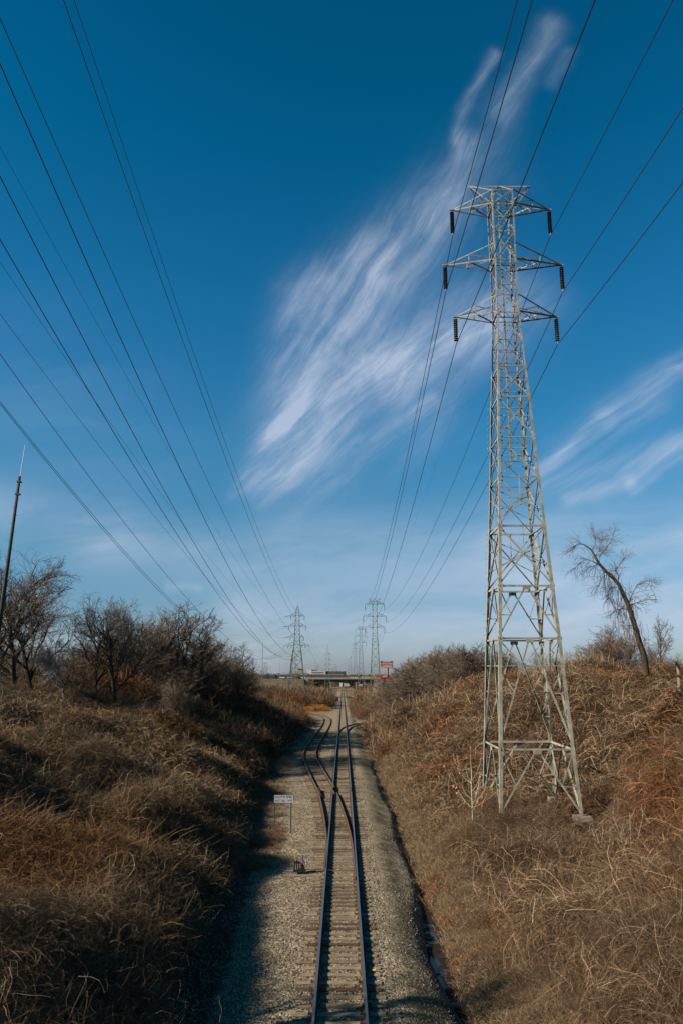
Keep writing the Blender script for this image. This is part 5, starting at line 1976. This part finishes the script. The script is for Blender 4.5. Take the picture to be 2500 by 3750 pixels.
for X_, sg in ((xl + 1, -1), (xr - 1, 1)):
    part(MB().box((X_ + sg * 2, BY + 5.5, deck_par - 3.3), (4, 12.5, 6.1)).build('abutment', concrete), brd)
# road embankments to both sides
for sg, X0 in ((-1, xl - 2), (1, xr + 2)):
    em = MB()
    xe = X0 + sg * 420
    zr = deck_par - .05
    prof = [(BY - 16, zr - 7), (BY - .2, zr), (BY + 11.4, zr), (BY + 30, zr - 7)]
    vs = [(X0, yv, zv) for yv, zv in prof] + [(xe, yv, zv + 1.0) for yv, zv in prof]
    em.add(vs, [(0, 4, 5, 1), (1, 5, 6, 2), (2, 6, 7, 3), (0, 1, 2, 3), (4, 7, 6, 5)])
    tag(em.build('road_embankment', speckle('dry_grass_slope', (.075, .055, .034), (.16, .12, .075), .4, .95)), kind='structure')
# highway strip further left with pale barrier
hw = empty('highway_barrier', at(985, 2471, 760)); tag(hw, 'long pale concrete barrier of the raised road far on the left', 'barrier')
MB().box((0, 0, 0), (150, .5, 1.1)).build('barrier_wall', concrete, hw)
MB().box((0, 3, -2.6), (150, 6, 4.0)).build('wall_base', speckle('dull_green_wall', (.06, .065, .045), (.10, .10, .07), .3, .9), hw)
# low culvert slab by the track
zc2 = float(zt(405))
cv = empty('culvert_slab', (8.2, 405, zc2)); tag(cv, 'pale concrete slab lying beside the far end of the track', 'slab')
MB().box((0, 0, .15), (7.5, 5.0, .35)).build('slab_top', speckle('pale_slab', (.42, .41, .38), (.55, .54, .5), 1, .9), cv)
MB().box((-6.5, -2.9, -.10), (19, .5, .5)).build('edge_beam', black_iron, cv)
# red tarp-covered drum and orange barrel
rd_ = at(1232, 2540, 330)
q = empty('red_drum', (rd_.x, 330, float(H(rd_.x, 330)))); tag(q, 'small faded red drum at the left edge of the distant track', 'drum')
MB().lathe((0, 0, 0), [(0, 0), (.8, 0), (.85, .8), (.8, 1.6), (0, 1.6)], 10).build('drum_body', speckle('faded_red', (.25, .03, .03), (.4, .06, .05), 2, .7), q)
MB().lathe((0, 0, 0), [(.86, .5), (.9, .55), (.86, .6)], 10).lathe((0, 0, 0), [(.86, 1.0), (.9, 1.05), (.86, 1.1)], 10).build('hoop', rust, q)
# vehicles under and on the bridge
def boxcar(p_, L_, W_, Hh, m_, lab, name, cat, rz=0.0, wheels=4, cab=None):
    q = empty(name, p_, rz); tag(q, lab, cat)
    b_ = MB().box((0, 0, Hh / 2 + .9), (L_, W_, Hh))
    b_.build('cargo_body', m_, q)
    ch = MB().box((0, 0, .75), (L_ * .98, W_ * .5, .25)); ch.build('chassis', black_iron, q)
    for i in range(wheels):
        for sy_ in (-1, 1):
            x_ = -L_ / 2 + .9 + i * (L_ - 1.8) / max(1, wheels - 1)
            MB().tube([(x_, sy_ * W_ * .34, .48), (x_, sy_ * W_ * .48, .48)], .48, 12).build('wheel', black_p, q)
    if cab:
        cb_ = MB().box((-L_ / 2 - 1.5, 0, 1.9), (2.2, W_ * .96, 2.4)).box((-L_ / 2 - 3.0, 0, 1.3), (.9, W_ * .9, 1.3))
        cb_.build('cab', cab, q)
        MB().box((-L_ / 2 - 2.61, 0, 2.5), (.03, W_ * .8, .8)).build('windscreen', black_p, q)
        MB().tube([(-L_ / 2 - 2.2, -W_ * .48, .48), (-L_ / 2 - 2.2, W_ * .48, .48)], .48, 12).build('wheel', black_p, q)
    return q
p_ = at(1399, 2478.8, BY + 4); p_.z = deck_par + .02
boxcar(Vector((p_.x + 1.2, BY + 4, deck_par - 0.2)), 6.2, 2.4, 2.1, red_p, 'red lorry with a white stripe on the road right of the bridge', 'lorry', 'lorry', cab=red_p)
MB().box((p_.x + 1.8, BY + 2.76, deck_par + 2.0), (3.4, .04, .5), Matrix.Rotation(R(-8), 3, 'Y')).build('stripe', white_p, None)
so = bpy.data.objects['stripe']; lorry = [o for o in COL.objects if o.name.startswith('lorry')][0]
bpy.context.view_layer.update()
part(so, lorry)
zu = float(zt(690))
boxcar(Vector((at(1248, 2510, 690).x, 690, zu)), 3.6, 2.4, 3.4, white_p, 'white tank-like rail wagon glimpsed under the bridge', 'rail_wagon', 'wagon', R(90), 3)
boxcar(Vector((at(1268, 2510, 700).x, 700, zu)), 5.0, 2.6, 2.8, speckle('cream_paint', (.5, .45, .36), (.6, .54, .44), 2, .7), 'cream wagon under the bridge right of the white one', 'rail_wagon', 'wagon', 0, 3)
boxcar(Vector((at(1319, 2502, 660).x, 660, zu)), 2.6, 2.4, 2.6, white_p, 'small white van parked beyond the bridge on the right', 'van', 'van', 0, 2)
ym = speckle('yellow_machine', (.45, .34, .04), (.6, .45, .08), 2, .7)
boxcar(Vector((at(1348, 2483, BY + 8).x, BY + 7, deck_par - .75)), 12, 2.4, 1.6, ym, 'yellow flatbed trailer on the bridge deck', 'trailer', 'trailer', 0, 3)
boxcar(Vector((at(1296, 2483, BY + 8).x, BY + 7, deck_par - .75)), 7, 2.2, 1.1, white_p, 'white van driving on the middle of the bridge deck', 'van', 'van', 0, 2)
for i, px_ in enumerate((1034, 1062, 1090, 1108)):
    c = at(px_, 2479, BY + 4)
    boxcar(Vector((c.x, BY + 3 + i, deck_par - .2)), 4.2, 1.8, .75, (white_p, reflect_w, black_p, white_p)[i], 'car number %d passing on the raised road left of the bridge' % 0 if False else
           ('white car farthest left on the raised road', 'silver car second from the left on the raised road', 'dark car between pale cars on the raised road', 'white car nearest the bridge on the raised road')[i], 'car', 'car', 0, 2)

# office block
OB = 1100.0
def facade(px0, px1, py0, py1, Y_, dep, m_, name, parent, base=None):
    a, b_ = at(px0, py0, Y_), at(px1, py1, Y_)
    zb_ = base if base is not None else b_.z
    return part(MB().box(((a.x + b_.x) / 2, Y_ + dep / 2, (a.z + zb_) / 2), (b_.x - a.x, dep, a.z - zb_)).build(name, m_), parent)
ob = empty('office_block', (at(1180, 2470, OB).x, OB, -8)); tag(ob, 'long white and dark grey office block on the horizon beyond the bridge', 'building')
bpy.context.view_layer.update()
wh = speckle('white_cladding', (.55, .55, .60), (.66, .66, .70), .2, .6)
dk = speckle('dark_cladding', (.045, .055, .06), (.08, .09, .095), .1, .6)
gl = speckle('dark_window_glass', (.03, .04, .045), (.06, .07, .08), .2, .2)
facade(1125, 1141, 2452, 2480, OB, 18, wh, 'stair_block', ob, -8)
facade(1141.2, 1157, 2452.6, 2458.5, OB + 8, 16, speckle('grey_cladding', (.2, .2, .23), (.26, .26, .29), .2, .7), 'roof_plant', ob)
facade(1141.2, 1184, 2461.5, 2480, OB + 1.0, 18, gl, 'glass_wall', ob, -8)
for (y0_, y1_) in ((2457.8, 2461.4), (2464.6, 2467.8), (2471, 2473.6)):
    facade(1140.6, 1184.5, y0_, y1_, OB - .2, 18.5, wh, 'floor_band', ob)
facade(1184.6, 1193, 2457.5, 2480, OB, 18, wh, 'corner_block', ob, -8)
facade(1193.2, 1203, 2458, 2480, OB + 3, 15, dk, 'link', ob, -8)
facade(1203.2, 1262, 2458.6, 2482, OB, 20, dk, 'dark_wing', ob, -8)
facade(1259.5, 1266, 2458.2, 2482, OB - 1, 22, dk, 'end_tower', ob, -8)
facade(1250.5, 1253.5, 2458.0, 2461, OB - .6, 4, wh, 'roof_unit', ob)
for i in range(9):
    X_ = 1143 + i * 4.6
    facade(X_, X_ + .35, 2461.6, 2464.4, OB + .5, .4, wh, 'mullion', ob)
tb = empty('tan_building', at(1088, 2470, 1000)); tag(tb, 'small tan building seen through the left pylon', 'building')
MB().box((0, 0, -1), (22, 12, 6)).build('wall', speckle('tan_wall', (.3, .26, .18), (.4, .35, .25), .3, .8), tb)
MB().box((4, 0, 5), (7, 7, 6.2)).build('tower_block', speckle('tan_wall2', (.34, .3, .2), (.42, .38, .26), .3, .8), tb)
MB().box((4, -3.6, 6.5), (5, .1, 1.1)).box((-3, -6.1, .4), (13, .1, 1.0)).build('windows', gl, tb)
# buildings behind the right bank
rb = empty('flat_roofed_building', at(2120, 2432, 260)); tag(rb, 'flat-roofed white building with dark windows behind the right bank top', 'building')
MB().box((0, 0, -3), (16, 10, 5.0)).build('wall', wh, rb)
MB().box((0, -5.05, -1.3), (15, .1, .9)).build('window_band', gl, rb)
MB().box((-1, 0, .3), (3.4, 3, 1.5)).build('roof_unit', tan_c, rb)

# billboard
BBY = 640.0
bl, brr = at(1392.6, 2421, BBY), at(1432, 2444.5, BBY)
bb = empty('billboard', ((bl.x + brr.x) / 2 + 1.2, BBY, -6)); tag(bb, 'red and blue billboard on a rusty post beside the right thicket', 'billboard')
bpy.context.view_layer.update()
WW = brr.x - bl.x + 1.5
cxb = (bl.x + brr.x) / 2 + .5
zT, zB = bl.z, brr.z
hB = zT - zB
def bp(z0, z1, m_, nm, y=0.0, dx_=0, ww=WW):
    return part(MB().box((cxb + dx_, BBY + y, (z0 + z1) / 2), (ww, .3, z1 - z0)).build(nm, m_), bb)
bluep = speckle('billboard_blue', (.02, .10, .24), (.03, .13, .30), .5, .5)
orp = speckle('billboard_orange', (.75, .32, .10), (.85, .40, .15), .5, .5)
redb = speckle('billboard_red', (.58, .02, .03), (.66, .03, .04), .5, .5)
bp(zT - .20 * hB, zT, bluep, 'top_panel')
bp(zT - .66 * hB, zT - .20 * hB - .01, redb, 'message_panel')
bp(zT - .82 * hB, zT - .66 * hB - .01, bluep, 'lower_panel')
bp(zB, zT - .82 * hB - .01, orp, 'bottom_strip', dx_=.2, ww=WW - .4)
bp(zB - .25, zB - .02, black_iron, 'catwalk', y=-.5, dx_=-.3, ww=WW + 1.2)
px0 = at(1427, 2450, BBY).x
part(MB().tube([(at(1419.5, 2450, BBY).x, BBY + .6, -8), (at(1419.5, 2450, BBY).x, BBY + .6, zB + 1)], .55, 10).build('post', rust), bb)
me_ = fit_text('STORM CLAIM DENIED?', WW * .88, hB * .20, white_p, 0.03)
t_ = link('lettering', me_); t_.rotation_euler = (R(90), 0, 0); t_.location = (cxb, BBY - .17, zT - .42 * hB)
bpy.context.view_layer.update(); part(t_, bb)
part(MB().box((cxb, BBY - .17, zT - .11 * hB), (WW * .62, .04, hB * .09)).build('caption_strip', white_p), bb)
part(MB().box((cxb - 1.6, BBY - .17, zT - .74 * hB), (WW * .36, .04, hB * .08)).box((cxb + 2.2, BBY - .17, zT - .74 * hB), (WW * .34, .04, hB * .08)).build('caption_strip', white_p), bb)

# the trees beside the viewer whose shade falls across the foreground
place_tree('slim1', -13.5, 19.5, 10.5, 'bare tree just outside the left of the photo, casting shade', 'trees beside the viewer')
# leaf litter and a scrap of yellow
lt = MB()
for i in range(90):
    yy = rnd.uniform(20, 34); xx = rnd.choice([rnd.gauss(4.5, .25), rnd.gauss(5.2, .5)])
    c = Vector((xx, yy, float(H(xx, yy)) + .03))
    a = rnd.uniform(0, 6.28); s_ = rnd.uniform(.04, .09)
    lt.add([c + Vector((math.cos(a + q * 1.26) * s_, math.sin(a + q * 1.26) * s_, rnd.uniform(0, .04))) for q in range(5)], [(0, 1, 2, 3, 4)])
tag(lt.build('leaf_litter', dead_leaf), 'orange fallen leaves beside the ditch', 'leaves', kind='stuff')
yc = empty('yellow_scrap', (0.98, 27.3, -.2)); tag(yc, 'small yellow plastic scrap beside the right rail', 'litter')
MB().tube([(0, 0, 0.02), (.11, 0, 0.03)], [.032, .03], 8).build('cup', yellow_p, yc)
MB().tube([(.11, 0, 0.03), (.135, 0, .03)], [.036, .036], 8).build('rim', wood_tan, yc)
wr = empty('pale_rock', (1.02, 21.4, -.25)); tag(wr, 'pale lump of broken rock by the right rail in the foreground', 'rock')
g = random.Random(2); rb_ = MB()
for (cx_, cy_, s_) in ((0, 0, .16), (.2, -.1, .13), (.02, .2, .1)):
    rb_.lathe((cx_, cy_, 0), [(0, -.05), (s_ * 1.1, -.02), (s_ * .9, s_ * .6), (s_ * .4, s_ * .9), (0, s_ * .95)], 6)
rb_.build('rock_body', concrete, wr)
print('objects', len(COL.objects))
